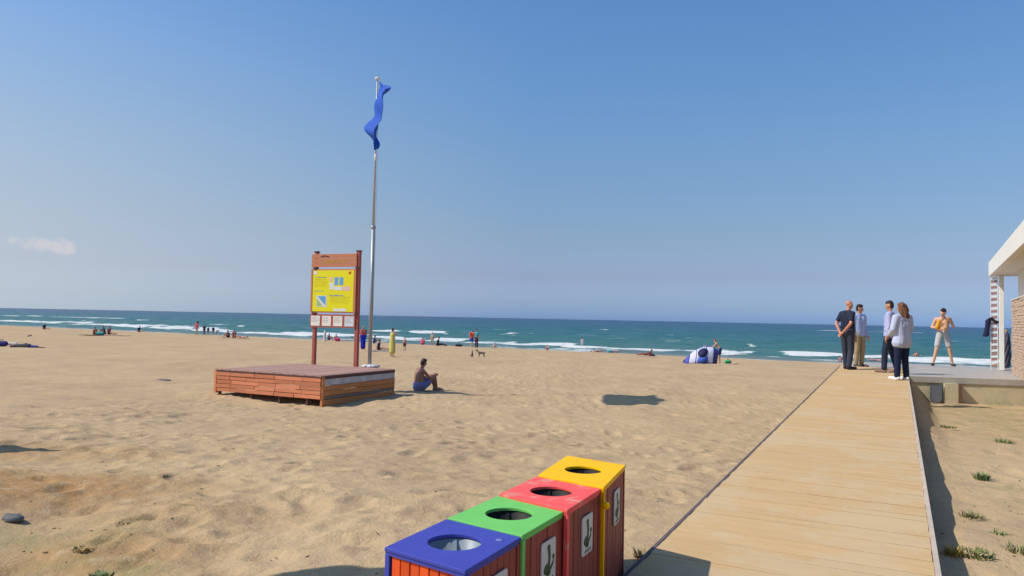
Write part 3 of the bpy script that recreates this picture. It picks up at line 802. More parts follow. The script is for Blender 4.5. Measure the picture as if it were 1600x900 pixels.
# flat print on the poster: coordinates as fractions of the sheet
def pu(u, v): return yx0 + (yx1 - yx0) * u, zy1 - .035 - (zy1 - zy0 - .07) * v
def patch(u0, v0, u1, v1, m, lift=.0, name='print_block'):
    xa, za = pu(u0, v0); xb, zb_ = pu(u1, v1)
    MB().box(((xa + xb) / 2, -.0325 - lift, (za + zb_) / 2), ((xb - xa) / 2, .0012, (za - zb_) / 2)).build(name, m, poster)
M_pw = mat('print_white', (.72, .70, .66), rough=.5); M_pb = mat('print_blue', (.12, .36, .62), rough=.5); M_pg = mat('print_grey', (.30, .33, .33), rough=.5)
M_po = mat('print_orange', (.80, .17, .04), rough=.5); M_pn = mat('print_green', (.36, .50, .20), rough=.5); M_pp = mat('print_pink', (.75, .50, .42), rough=.5)
def words(u0, v, u1, h, m, name='text_line'):
    mb = MB(); u = u0
    while u < u1 - .004:
        w_ = min(random.uniform(.012, .024), u1 - u)
        hh2 = h * random.choice((.62, .62, .62, 1.0))
        xa, za = pu(u, v + h - hh2); xb, zb_ = pu(u + w_, v + h)
        mb.box(((xa + xb) / 2, -.0328, (za + zb_) / 2), ((xb - xa) / 2, .0012, (za - zb_) / 2)); u += w_ + .007 + (.015 if random.random() < .2 else 0)
    mb.build(name, m, poster)
patch(.02, .015, .10, .10, M_pw, name='logo')
xa, za = pu(.90, .055)
mb = MB(); mb.lathe((0, 0, 0), [(0.0, 0), (.05, 0), (.05, .003), (0, .003)], 20); o = mb.build('round_emblem', M_po, poster, (xa, -.031, za)); o.rotation_euler = (R(90), 0, 0)
words(.06, .15, .34, .032, M_pg); words(.04, .49, .28, .028, M_pg)
for k in range(5): words(.05, .215 + .04 * k, .34 + .02 * (k % 3), .013, mat('print_olive', (.48, .43, .03), rough=.5))
for k in range(4): words(.44, .64 + .045 * k, .93 - .03 * (k % 2), .014, mat('print_olive', (.48, .43, .03), rough=.5))
patch(.42, .17, .50, .27, M_pp); patch(.54, .17, .63, .36, M_pb, name='photo_print'); patch(.66, .17, .75, .36, M_pb, name='photo_print')
patch(.42, .30, .53, .47, M_pw, .0005); patch(.54, .40, .72, .48, M_pw); patch(.73, .39, .92, .49, M_pp, .0005)
words(.43, .585, .77, .042, mat('print_slate', (.22, .30, .42), rough=.5))
patch(.10, .615, .36, .89, M_pw, name='map_print')
for (pts, m_) in (([(.13, .63), (.33, .63), (.33, .86)], M_pb), ([(.11, .68), (.27, .87), (.11, .87)], M_pn)):
    q = [pu(*p) for p in pts]
    MB().prism([(a, -.0345, b) for a, b in q], [(a, -.0360, b) for a, b in q]).build('map_area', m_, poster)
patch(.53, .925, .84, .99, M_pw)
# faint yellow lettering carved in the header
mb = MB(); u = x0 + .28
random.seed(5)
while u < x1 - .35:
    w_ = random.uniform(.022, .04); zz = zh0 + (zh1 - zh0) * .30
    mb.box((u, -.033, zz + .035), (.005, .002, .042)); 
    if random.random() < .7: mb.box((u + w_ / 2, -.0335, zz + random.choice((0, .035, .07))), (w_ / 2, .002, .007))
    if random.random() < .6: mb.box((u + w_, -.033, zz + .03), (.005, .002, .036))
    u += w_ + .026
mb.build('lettering', mat('mustard_paint', (.62, .36, .04), rough=.6), brd)
mb = MB(); mb.tube([(x0 + .32, -.034, zh1 - .08), (x0 + .45, -.034, zh1 - .045), (x0 + .6, -.034, zh1 - .085)], .012, 6); mb.build('roof_mark', M_trim, brd)
# lower board with four notices
MB().box((xm, -.012, (zl0 + zl1) / 2), (xw, .014, (zl1 - zl0) / 2)).build('notice_board', M_post, brd)
nw = (2 * xw) / 4
for k in range(4):
    c_ = x0 + nw * (k + .5)
    pp = MB().box((c_, -.030, (zl0 + zl1) / 2), (nw / 2 - .038, .003, (zl1 - zl0) / 2 - .045)).build('notice', mat('notice_paper', (.80, .74, .66), rough=.6, var=.03) if k < 3 else mat('grey_notice_paper', (.62, .65, .66), rough=.6, var=.03), brd)
    mb = MB()
    for q in range(4):
        wq = (nw / 2 - .06) * random.uniform(.5, 1)
        mb.box((c_ - (nw / 2 - .06) + wq, -.0345, zl1 - .085 - q * .042), (wq, .001, .007))
    mb.build('notice_text', mat('print_faded', (.50, .42, .38), rough=.6), pp)

# ------------------------------------------------------------------ flagpole with flag
fb = at_z(577.3, 573.5, -1.42)
fp = thing('flagpole', 'tall grey metal flagpole at the right end of the wooden platform', 'flagpole', (fb.x, fb.y, PZ))
Hp = at_D(585.3, 124, fb.y).z - PZ
Hj = at_D(580.7, 355, fb.y).z - PZ
M_met = mat('galvanised_metal', (.36, .36, .38), rough=.45, metal=.35, var=.1, scale=4)
MB().tube([(0, 0, 0), (0, 0, Hj)], [.052, .050], 14).build('lower_tube', M_met, fp)
MB().tube([(0, 0, Hj - .03), (0, 0, Hp)], [.038, .022], 14).build('upper_tube', mat('pale_metal', (.50, .50, .52), rough=.4, metal=.3, var=.08), fp)
MB().lathe((0, 0, 0), [(.05, Hj - .05), (.062, Hj - .04), (.062, Hj + .03), (.04, Hj + .045)], 16).build('joint_collar', M_met, fp)
MB().lathe((0, 0, Hp), [(0.0, .075), (.05, .06), (.072, .03), (.075, .01), (.05, -.02), (.022, -.035)], 18).build('finial', mat('white_plastic', (.72, .71, .68), rough=.4), fp)
mb = MB()
for k, (x, y, r_) in enumerate(((-.10, -.05, .085), (.05, -.10, .10), (.18, .0, .08), (-.02, .09, .09), (.12, -.12, .07), (-.17, .02, .06))):
    mb.capsule((x, y, .02), r_, (x + .04, y + .02, .03), r_ * .85, 12, sc=(1, 1, .65))
mb.build('base_ballast', mat('white_sack', (.62, .60, .56), rough=.8, var=.15, bump=.4), fp)
MB().tube([(.055, -.02, 1.1), (.07, -.02, Hp * .4), (.05, -.01, Hp - .1)], .006, 6).build('halyard', mat('white_rope', (.6, .6, .58), rough=.9), fp)
MB().capsule((.02, -.05, at_D(582, 243, fb.y).z - PZ), .035, (.02, -.05, at_D(582, 250, fb.y).z - PZ), .03, 10).build('cleat', mat('white_plastic', (.72, .71, .68)), fp)
flag = thing('flag', 'crumpled royal blue flag hanging at the top of the tall metal pole', 'flag', (fb.x, fb.y, PZ))
NU, NV = 40, 34
zt_ = at_D(585, 127, fb.y).z - PZ; Lf = 2.15; hf = 1.50
mb = MB(); vs = []
for j in range(NV + 1):
    v = j / NV                                   # 0 top, 1 bottom
    for i in range(NU + 1):
        u = i / NU                               # 0 hoist, 1 fly (towards the camera)
        y = -Lf * u * (1 - .10 * math.sin(math.pi * v))
        z = zt_ - hf * v - .95 * u - .03 * math.sin(5 * u) * v
        # sideways folds
        x = .03 + .185 * Lf * u + .045 * math.sin(7.0 * u + 2.6 * v + .4) * (.3 + .7 * u) + .045 * math.sin(15 * u - 5 * v) * (.3 + u) + .04 * math.sin(11 * v + 4 * u) + .015 * math.sin(23 * v - 9 * u)
        topc = math.exp(-((v) / .16) ** 2) * math.exp(-((u - .62) / .33) ** 2)
        x += .30 * topc
        x -= .26 * math.exp(-((v - .70) / .18) ** 2) * math.exp(-((u - .55) / .22) ** 2)
        x -= .05 * u * v
        vs.append((x, y, z))
fs = []
for j in range(NV):
    for i in range(NU):
        a = j * (NU + 1) + i; fs.append((a, a + 1, a + NU + 2, a + NU + 1))
mb.add(vs, fs, True)
fc = mb.build('flag_cloth', mat('royal_blue_cloth', (.010, .075, .42), rough=.75, var=.12, scale=5), flag, fix=False)
sm_ = fc.modifiers.new('thickness', 'SOLIDIFY'); sm_.thickness = .004

# ------------------------------------------------------------------ recycling bins
def bins():
    # corner pixels of each lid: left, near, right, far; height of the lid below the eye
    data = [('blue', (600.5, 855), (727, 892), (816, 840), (697, 809.5), .875, 'nearest of the four recycling bins, with a blue lid and a pale liner inside', (.058, .070, .36)),
            ('green', (700, 809), (816, 837), (886, 798), (779.5, 772.5), .868, 'recycling bin with a light green lid, between the blue and the red one', (.17, .54, .12)),
            ('red', (780.5, 771.5), (886.5, 797), (942, 763), (839, 743), .855, 'recycling bin with a coral red lid worn at its front edge, third in the row', (.90, .11, .10)),
            ('yellow', (840.5, 742), (943.5, 761.5), (981, 724.5), (882, 713.5), .845, 'farthest of the four recycling bins, with a bright yellow lid', (.95, .50, .002))]
    M_slat_r = mat('bin_shaded_red_slat', (.27, .050, .038), rough=.55, spec=.3, var=.14, scale=5, stretch=(5, 5, 1), randv=.12, bump=.2, bscale=30)  # red slats darkened, the shade on these sides put into the colour
    M_slat_f = mat('bin_sunlit_red_slat', (.70, .085, .015), rough=.5, spec=.3, var=.14, scale=5, stretch=(5, 5, 1), randv=.15, bump=.2, bscale=30)  # brighter copy of the slats, sunlight on the near face painted in
    M_plate = mat('white_plate', (.60, .59, .53), rough=.5, var=.08, scale=9)
    M_emb = mat('dark_green_print', (.035, .075, .03), rough=.6)
    M_in = mat('black_liner', (.010, .010, .010), rough=.6)
    M_ing = mat('grey_liner', (.24, .28, .31), rough=.35, spec=.5)
    for (nm, pL, pN, pR, pF, zb_, lab, col) in data:
        P = [at_z(*p, -zb_) for p in (pL, pN, pR, pF)]
        O = P[1]                                   # near right... origin at nearest corner
        vL = (P[0] - P[1]); vF = ((P[2] - P[1]) + (P[3] - P[0])) / 2
        wv_, wf_ = vL.length, vF.length
        GZ = gz(O.x, O.y) - .03
        root = thing('recycling_bin', lab, 'bin', (O.x, O.y, GZ), 0, 'colour lidded recycling bins in a row beside the boardwalk')
        top = O.z - GZ
        vL = Vector((vL.x, vL.y, 0)); vF = Vector((vF.x, vF.y, 0))
        q = lambda a, b, z: vL * a + vF * b + Vector((0, 0, z))
        vLn, vFn = vL.normalized(), vF.normalized(); Zv = Vector((0, 0, 1)); vPp = (vFn - vLn * vFn.dot(vLn)).normalized()
        lidm = mat('lid_' + nm, col, rough=.55, spec=.14, var=.06, scale=8, dirt=((.55, .42, .30) if nm == 'red' else tuple(min(1, c * .75 + .12) for c in col), 7, .62 if nm != 'red' else .53, .3 if nm != 'red' else .55), bump=.08, bscale=40)
        # lid: plate with a round hole
        mb = MB(); n = 40; th = .016
        c0 = q(.5, .5, 0); rh = .105
        sq = []
        for k in range(n):
            a = 2 * math.pi * (k + .5) / n; ca, sa = math.cos(a), math.sin(a); mxx = max(abs(ca), abs(sa))
            sq.append((.5 + .5 * ca / mxx, .5 + .5 * sa / mxx))
        # put exact corners in
        def ring_z(z):
            inner = []; outer = []
            for k in range(n):
                a = 2 * math.pi * (k + .5) / n
                inner.append(c0 + vLn * (rh * math.cos(a)) + vPp * (rh * math.sin(a)) + Vector((0, 0, z)))
                outer.append(q(sq[k][0], sq[k][1], z))
            return inner, outer
        for k in range(4):                          # snap nearest outer points to corners
            cx, cy = ((1, 1), (0, 1), (0, 0), (1, 0))[k]
            j = min(range(n), key=lambda i: (sq[i][0] - cx) ** 2 + (sq[i][1] - cy) ** 2); sq[j] = (cx, cy)
        it, ot = ring_z(top); ib, ob = ring_z(top - th)
        vs = it + ot + ib + ob; fs = []
        for k in range(n):
            k2 = (k + 1) % n
            fs += [(k, k2, n + k2, n + k), (2 * n + k, 3 * n + k, 3 * n + k2, 2 * n + k2), (n + k, n + k2, 3 * n + k2, 3 * n + k), (k, 2 * n + k, 2 * n + k2, k2)]
        mb.add(vs, fs)
        lid = mb.build('lid', lidm, root); bevel(lid, .0035, 2)
        # edge of the lid hangs down as a rim
        mb = MB()
        for (a0, b0, a1, b1) in ((.0, .0, 1, 0), (0, .0, 0, 1), (0, 1, 1, 1), (1, 0, 1, 1)):
            pa, pb_ = q(a0, b0, 0), q(a1, b1, 0); mid_ = (pa + pb_) / 2; d_ = (pb_ - pa); ll = d_.length; d_.normalize()
            inn = (c0 - mid_); inn -= d_ * inn.dot(d_); inn.normalize()
            mb.box(mid_ + inn * .010 + Vector((0, 0, top - th - .006)), (ll / 2 - .004, .006, .006), (d_, inn, Zv))
        mb.build('lid_rim', lidm, lid)
        # corner posts in the lid's colour
        for (a, b) in ((0, 0), (1, 0), (0, 1), (1, 1)):
            cpos = q(.035 + .93 * a, .035 + .93 * b, (top - .020) / 2)
            bevel(MB().box(cpos - vLn * (.004 if a == 0 and b == 0 else 0), (.012, .014, (top - .023) / 2), (vLn, vFn, Zv)).build('corner_post', lidm if b == 0 else M_slat_r, root), .003)
        # slats: four sides
        def side(p_of, ln, count, m, outd):
            for k in range(count):
                f0 = (k + .5) / count; w_ = ln / count * .5 - .0022
                pc_ = p_of(f0)
                d_ = (p_of(1) - p_of(0)).normalized()
                o = MB().box(pc_ + Vector((0, 0, (top - .020) / 2 - .003 + random.uniform(-.002, .002))) + outd * random.uniform(-.0015, .0025), (w_, .008, (top - .020) / 2 - .004), (d_, outd, Zv)).build('slat', m, root)
                bevel(o, .002, 1)
        nR = -Vector((vF.y, -vF.x, 0)).normalized()
        if nR.dot(vL) > 0: nR = -nR
        nF = -Vector((-vL.y, vL.x, 0)).normalized()
        if nF.dot(vF) > 0: nF = -nF
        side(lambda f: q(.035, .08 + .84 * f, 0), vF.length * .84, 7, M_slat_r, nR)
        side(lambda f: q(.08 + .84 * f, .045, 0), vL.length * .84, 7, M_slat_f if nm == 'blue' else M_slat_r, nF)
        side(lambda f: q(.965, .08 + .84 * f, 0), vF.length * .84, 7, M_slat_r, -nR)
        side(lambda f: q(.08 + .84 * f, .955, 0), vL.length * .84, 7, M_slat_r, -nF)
        # liner: an open can under the hole
        mb = MB(); r2 = rh + .009
        mb.lathe(c0 + Vector((0, 0, 0)), [(r2, top - .019), (r2, .10), (0.001, .10), (0.001, .11), (r2 - .006, .11), (r2 - .006, top - .019)], 28, closed=True)
        mb.build('liner', M_ing if nm == 'blue' else M_in, root)
        if nm == 'yellow':
            for k in (-.3, .25):  # pale streaks inside the hole, built as thin bars
                p = c0 + vLn * (.07 * k / .3)
                MB().box(p + Vector((0, 0, top - .17)) + vFn * .06, (.004, .003, .12), (vLn, vFn, Zv)).build('pale_streak', mat('streak_pale', (.62, .6, .55), rough=.5), root)
            MB().capsule(q(-.03, -.02, top - .085), .019, q(-.045, -.02, top - .085), .019, 10).build('knob', lidm, root)
        # pictogram plate on the long side facing the boardwalk
        pc_ = q(.035, .55, top - .175) + nR * .012
        pd = vFn; wpl, hpl = .074, .092
        def pt(u, w, off): return pc_ + pd * (u * wpl) + Zv * (w * hpl) + nR * off
        oct_ = [(-1, -.88), (-.88, -1), (.88, -1), (1, -.88), (1, .88), (.88, 1), (-.88, 1), (-1, .88)]
        pl_ = MB().prism([pt(u, w, 0) for u, w in oct_], [pt(u, w, .006) for u, w in oct_]).build('pictogram_plate', M_plate, root)
        mb = MB()
        def disc(u, w, r_, e=1.0, n=14):
            pts = [(1.3 * (u + r_ * math.cos(2 * math.pi * k / n)), w + r_ * e * math.sin(2 * math.pi * k / n)) for k in range(n)]
            mb.prism([pt(a, b, .0063) for a, b in pts], [pt(a, b, .0075) for a, b in pts])
        def bar(pts):
            pts = [(1.25 * a, b) for a, b in pts]
            mb.prism([pt(a, b, .0062) for a, b in pts], [pt(a, b, .0073) for a, b in pts])
        disc(-.02, .66, .17, .8); bar([(-.14, .55), (.14, .55), (.20, .2), (.10, -.25), (-.16, -.25), (-.05, .2)])
        disc(-.22, -.30, .33, .75); disc(-.05, -.52, .24, .6); bar([(.12, -.3), (.42, -.1), (.62, .12), (.52, -.22), (.2, -.48)]); disc(.50, .12, .12)
        for k in range(4):
            u = -.42 + .26 * k; bar([(u, -.9), (u + .13, -.9), (u + .16, -.74), (u + .03, -.76)])
        mb.build('pictogram', M_emb, pl_)
        if nm == 'blue':
            mb = MB(); mb.lathe(q(.14, .80, top), [(.0, .0008), (.018, .0008), (.018, 0), (.0, 0)], 14); mb.build('worn_sticker', mat('worn_grey', (.14, .17, .45), rough=.7), root)
bins()

# ------------------------------------------------------------------ people
DG = None
def remesh(mb, name, voxel, smooth=4):
    me = mb.mesh(name + '_raw', fix=False)
    o = bpy.data.objects.new('tmp', me); COL.objects.link(o)
    r_ = o.modifiers.new('r', 'REMESH'); r_.mode = 'VOXEL'; r_.voxel_size = voxel; r_.use_smooth_shade = True
    s_ = o.modifiers.new('s', 'SMOOTH'); s_.factor = .5; s_.iterations = smooth
    dg = bpy.context.evaluated_depsgraph_get()
    out = bpy.data.meshes.new_from_object(o.evaluated_get(dg)); out.name = name
    bpy.data.objects.remove(o); bpy.data.meshes.remove(me)
    return out
STAND = dict(pelvis=(0, 0, .95), chest=(0, .005, 1.28), neck=(0, -.01, 1.47), head=(0, .02, 1.63),
             shL=(-.18, -.01, 1.395), shR=(.18, -.01, 1.395), elL=(-.235, -.03, 1.13), elR=(.235, -.03, 1.13), wrL=(-.235, .04, .89), wrR=(.235, .04, .89),
             hipL=(-.09, 0, .92), hipR=(.09, 0, .92), knL=(-.10, .02, .50), knR=(.10, .02, .50), anL=(-.10, -.02, .085), anR=(.10, -.02, .085), toeL=(-.12, .16, .04), toeR=(.12, .16, .04))
SIT = dict(pelvis=(0, 0, .12), chest=(0, .05, .43), neck=(0, .10, .61), head=(0, .13, .77),
           shL=(-.18, .07, .56), shR=(.18, .07, .56), elL=(-.22, .24, .38), elR=(.22, .24, .38), wrL=(-.12, .42, .50), wrR=(.12, .42, .50),
           hipL=(-.10, .03, .11), hipR=(.10, .03, .11), knL=(-.13, .42, .44), knR=(.13, .42, .44), anL=(-.12, .60, .08), anR=(.12, .60, .08), toeL=(-.13, .78, .05), toeR=(.13, .78, .05))
SITFLAT = dict(SIT, knL=(-.12, .44, .16), knR=(.12, .44, .18), anL=(-.13, .85, .07), anR=(.13, .85, .07), toeL=(-.15, .92, .20), toeR=(.15, .92, .20), wrL=(-.22, -.15, .06), wrR=(.22, -.15, .06), elL=(-.22, -.05, .32), elR=(.22, -.05, .32))
LIE = dict(pelvis=(0, 0, .11), chest=(0, -.36, .12), neck=(0, -.54, .12), head=(0, -.70, .14),
           shL=(-.18, -.48, .10), shR=(.18, -.48, .10), elL=(-.30, -.30, .06), elR=(.30, -.30, .06), wrL=(-.30, -.05, .05), wrR=(.30, -.05, .05),
           hipL=(-.09, .05, .11), hipR=(.09, .05, .11), knL=(-.11, .45, .22), knR=(.11, .47, .10), anL=(-.12, .78, .08), anR=(.12, .88, .07), toeL=(-.13, .92, .06), toeR=(.13, .95, .16))
BEND = dict(STAND, pelvis=(0, -.05, .92), chest=(0, .25, 1.10), neck=(0, .42, 1.16), head=(0, .56, 1.10), shL=(-.17, .38, 1.12), shR=(.17, .38, 1.12), elL=(-.2, .45, .84), elR=(.2, .45, .84), wrL=(-.16, .52, .60), wrR=(.16, .52, .60), hipL=(-.09, -.05, .9), hipR=(.09, -.05, .9))
def person(label, pos, face, H=1.75, pose=STAND, skin=(.46, .24, .15), hair=(.02, .015, .012), hairkind='short', top=None, bottom=None, shoes=None, fine=False, group=None, over=None, wide=1.0):
    k = H / 1.75
    J = dict(pose)
    if over: J.update(over)
    J = {a: Vector(b) * k for a, b in J.items()}
    root = thing('person', label, 'person', pos, math.atan2(-face[0], face[1]), group)
    X1 = Vector((1, 0, 0)); vx = .0105 if fine else .024
    seg = 12 if fine else 8
    sm_skin = mat('skin_%02d%02d' % (int(skin[0] * 100), int(skin[1] * 100)), skin, rough=.55, spec=.3, var=.06, scale=8)
    tors_d = (J['neck'] - J['pelvis']).normalized(); fwd = X1.cross(tors_d) * -1
    hd = (J['head'] - J['neck']).normalized()
    hdir = Vector(over['look']) if over and 'look' in over else Vector((0, 1, 0))
    hdir = (hdir - hd * hdir.dot(hd) * .6).normalized()
    def torso(mb, infl, lo=1.0, w=1.0):
        for sx in (-1, 1):
            mb.capsule(J['chest'] + X1 * (.075 * sx * k * wide) , (.092 + infl) * k, J['pelvis'] + X1 * (.055 * sx * k * wide), (.098 * wide + infl) * k, seg, sc=None)
            mb.capsule(J['chest'] + X1 * (.08 * sx * k * wide) + tors_d * (.06 * k), (.088 + infl) * k, J['chest'] - tors_d * (.05 * k) + X1 * (.07 * sx * k), (.09 + infl) * k, seg)
        for a in ('L', 'R'):
            mb.capsule(J['neck'] - tors_d * (.04 * k), (.055 + infl) * k, J['sh' + a], (.054 + infl) * k, seg)
            mb.capsule(J['sh' + a], (.054 + infl) * k, J['chest'], (.09 + infl * .6) * k, seg)
    def limb(mb, a, b, ra, rb, frac=1.0):
        p, q = J[a], J[b]; mb.capsule(p, ra * k, p + (q - p) * frac, (ra + (rb - ra) * frac) * k, seg)
    mb = MB()
    torso(mb, 0.0)
    mb.capsule(J['neck'] - tors_d * .05 * k, .056 * k, J['head'] - hd * .05 * k, .052 * k, seg)
    hc = J['head']
    mb.capsule(hc + hd * .028 * k - hdir * .012 * k, .082 * k, hc - hd * .02 * k + hdir * .016 * k, .070 * k, seg)
    mb.capsule(hc - hd * .055 * k + hdir * .03 * k, .05 * k, hc - hd * .085 * k + hdir * .048 * k, .030 * k, seg)
    if fine:
        sd = hdir.cross(hd).normalized()
        mb.capsule(hc - hd * .005 * k + hdir * .082 * k, .012 * k, hc - hd * .03 * k + hdir * .104 * k, .016 * k, 8)
        mb.capsule(hc - hd * .062 * k + hdir * .072 * k - sd * .018 * k, .012 * k, hc - hd * .062 * k + hdir * .072 * k + sd * .018 * k, .012 * k, 8)
        for sx in (-1, 1): mb.capsule(hc + sd * .080 * sx * k + hd * .01 * k - hdir * .005 * k, .018 * k, hc + sd * .078 * sx * k - hd * .028 * k - hdir * .002 * k, .013 * k, 8)
    for a in ('L', 'R'):
        limb(mb, 'sh' + a, 'el' + a, .054, .041); limb(mb, 'el' + a, 'wr' + a, .042, .029)
        w_ = J['wr' + a]; d = (w_ - J['el' + a]).normalized()
        mb.capsule(w_, .030 * k, w_ + d * .075 * k, .034 * k, seg)
        if fine:
            sdv = d.cross(Vector((0, 1, 0)) if abs(d.y) < .8 else Vector((1, 0, 0))).normalized(); nrm = d.cross(sdv)
            for fi, (off, ln) in enumerate(((-.032, .070), (-.011, .083), (.011, .078), (.031, .060))):
                b0 = w_ + (d * .085 + sdv * off) * k; b1 = b0 + (d * ln * .55 + nrm * .008) * k; b2 = b1 + (d * ln * .4 + nrm * .026) * k
                mb.capsule(b0, .0105 * k, b1, .0095 * k, 7); mb.capsule(b1, .0095 * k, b2, .0085 * k, 7)
            b0 = w_ + (d * .03 + sdv * -.03) * k; b1 = b0 + (d * .035 + sdv * -.03 + nrm * .01) * k; b2 = b1 + (d * .03 - sdv * -.004 + nrm * .012) * k
            mb.capsule(b0, .013 * k, b1, .011 * k, 7); mb.capsule(b1, .011 * k, b2, .009 * k, 7)
        else:
            mb.capsule(w_ + d * .075 * k, .026 * k, w_ + d * .14 * k, .014 * k, seg)
        limb(mb, 'hip' + a, 'kn' + a, .088 * min(wide, 1.12), .058); limb(mb, 'kn' + a, 'an' + a, .057, .038)
        mb.capsule(J['kn' + a] + (J['an' + a] - J['kn' + a]) * .12, .055 * k, J['kn' + a] + (J['an' + a] - J['kn' + a]) * .5, .052 * k, seg)
        mb.capsule(J['an' + a] - Vector((0, .03 * k, .035 * k)), .035 * k, J['toe' + a], .026 * k, seg)
    body = link('body', remesh(mb, 'body', vx * k, 5 if fine else 2), sm_skin, root)
    if fine:
        for sx in (-1, 1):
            MB().capsule(hc + sd * .031 * sx * k + hd * .006 * k + hdir * .078 * k, .008 * k, hc + sd * .031 * sx * k + hd * .006 * k + hdir * .079 * k, .007 * k, 8).build('eye', mat('eye_dark', (.03, .02, .015), rough=.2), root)
    if hairkind != 'bald':
        mb = MB()
        mb.capsule(hc + hd * .045 * k - hdir * .022 * k, .084 * k, hc + hd * .018 * k - hdir * .030 * k, .080 * k, seg)
        mb.capsule(hc + hd * .075 * k + hdir * .030 * k, .046 * k, hc + hd * .07 * k - hdir * .03 * k, .06 * k, seg)
        if hairkind == 'short': mb.capsule(hc - hdir * .045 * k + hd * .0 * k, .066 * k, hc - hdir * .042 * k - hd * .04 * k, .052 * k, seg)
        if hairkind == 'long':
            sdh = hdir.cross(hd).normalized()
            mb.capsule(hc - hdir * .045 * k, .098 * k, hc - hd * .15 * k - hdir * .055 * k, .088 * k, seg)
            for q in range(26):
                pq = hc - hdir * (random.uniform(.03, .11) * k) + sdh * (random.uniform(-.095, .095) * k) + hd * (random.uniform(-.22, .08) * k)
                mb.capsule(pq, .022 * k, pq + (sdh * random.uniform(-.02, .02) - hd * .04) * k, .016 * k, 7)
            for sx in (-1, 1): mb.capsule(hc + sdh * .055 * sx * k + hd * .03 * k - hdir * .02 * k, .06 * k, hc + sdh * .085 * sx * k - hd * .17 * k - hdir * .03 * k, .046 * k, seg)
        link('hair', remesh(mb, 'hair', (.012 if fine else .026) * k, 2), mat('hair_%02d%02d' % (int(hair[0] * 99), int(hair[1] * 99)), hair, rough=.7, var=.3, scale=20, stretch=(1, 1, .3)), root)
    vc = .013 if fine else .026
    if top:
        kind, c = top; mb = MB(); inf = {'tshirt': .016, 'shirt': .020, 'blouse': .034, 'swim': .008}[kind]
        torso(mb, inf, w=1.0)
        if kind in ('shirt', 'blouse'):
            mb2 = J['pelvis'] - tors_d * (.10 if kind == 'blouse' else .04) * k
            for sx in (-1, 1): mb.capsule(J['pelvis'] + X1 * .06 * sx * k, (.10 * wide + inf) * k, mb2 + X1 * .08 * sx * k, (.10 * wide + inf * (1.25 if kind == 'blouse' else .6)) * k, seg)
        if kind != 'swim':
            fr__ = {'tshirt': .62, 'shirt': 1.0, 'blouse': 1.0}[kind]
            for a in ('L', 'R'):
                limb(mb, 'sh' + a, 'el' + a, .056 + inf, .043 + inf * .8, fr__)
                if fr__ == 1.0: limb(mb, 'el' + a, 'wr' + a, .044 + inf * .8, .033 + inf * .6, .93)
        if fine:     # creases
            for q in range(14):
                a0 = random.uniform(-1, 1); pz_ = J['pelvis'] + tors_d * random.uniform(.0, .42) * k + X1 * (.12 * a0 * k) + Vector((0, random.choice((-1, 1)) * (.085 + inf) * k, 0))
                mb.capsule(pz_, .016 * k, pz_ + Vector((random.uniform(-.07, .07), 0, random.uniform(-.10, .05))) * k, .010 * k, 7)
        link('shirt' if kind != 'blouse' else 'blouse', remesh(mb, 'shirt', vc * k, 3), mat('cloth_%03d%03d%03d' % tuple(int(v * 999) for v in c), c, rough=.85, spec=.15, var=.10, scale=9, bump=.3, bscale=18), root)
    if bottom:
        kind, c = bottom; mb = MB(); inf = {'trousers': .017, 'shorts': .012, 'skirt': .03, 'trunks': .012, 'swim': .02}[kind]
        for sx in (-1, 1): mb.capsule(J['pelvis'] + X1 * .06 * sx * k * wide + tors_d * .05 * k, (.094 * wide + inf) * k, J['pelvis'] + X1 * .06 * sx * k, (.10 * wide + inf) * k, seg)
        fr__ = {'trousers': 1.0, 'shorts': .72, 'skirt': 1.0, 'trunks': .3, 'swim': .5}[kind]
        for a in ('L', 'R'):
            limb(mb, 'hip' + a, 'kn' + a, .092 * min(wide, 1.1) + inf, .062 + inf * (1.9 if kind == 'shorts' else 1), fr__)
            if kind in ('trousers', 'skirt'): limb(mb, 'kn' + a, 'an' + a, .062 + inf, .048 + inf, .96)
        if kind == 'skirt':
            mid_ = (J['knL'] + J['knR']) / 2; mid2 = (J['anL'] + J['anR']) / 2 + Vector((0, 0, .05))
            mb.capsule(J['pelvis'], .14 * k, mid_, .14 * k, seg); mb.capsule(mid_, .14 * k, mid2, .13 * k, seg)
        link({'trousers': 'trousers', 'shorts': 'shorts', 'skirt': 'skirt', 'trunks': 'shorts', 'swim': 'shorts'}[kind], remesh(mb, 'trousers', vc * k, 3), mat('cloth_%03d%03d%03d' % tuple(int(v * 999) for v in c), c, rough=.85, spec=.15, var=.10, scale=9, bump=.3, bscale=18), root)
    if shoes:
        for a in ('L', 'R'):
            mb = MB(); mb.capsule(J['an' + a] - Vector((0, .035 * k, .04 * k)), .043 * k, J['toe' + a] + Vector((0, .015 * k, 0)), .036 * k, 10)
            mb.box(((J['an' + a] + J['toe' + a]) / 2).to_tuple()[:2] + (.016 * k,), (.038 * k, .115 * k, .014 * k))
            link('shoe', remesh(mb, 'shoe', .012 * k, 2), mat('shoe_%03d%03d' % (int(shoes[0] * 999), int(shoes[1] * 999)), shoes, rough=.6), root)
    return root

def deck_at(px, py):
    """point on the sloping deck"""
    d = ray(px, py); k = 1.0
    for _ in range(60):
        p = Vector((0, 0, CAMZ)) + d * k; s_, t_ = st(p.x, p.y); zt = deck_z(min(s_, 21.5)) if s_ < 21.6 else TZ
        k *= (zt - CAMZ) / (p.z - CAMZ)
    p = Vector((0, 0, CAMZ)) + d * k
    return Vector((p.x, p.y, zt))
GP = 'people standing at the far end of the boardwalk'
skin1 = (.50, .235, .14)
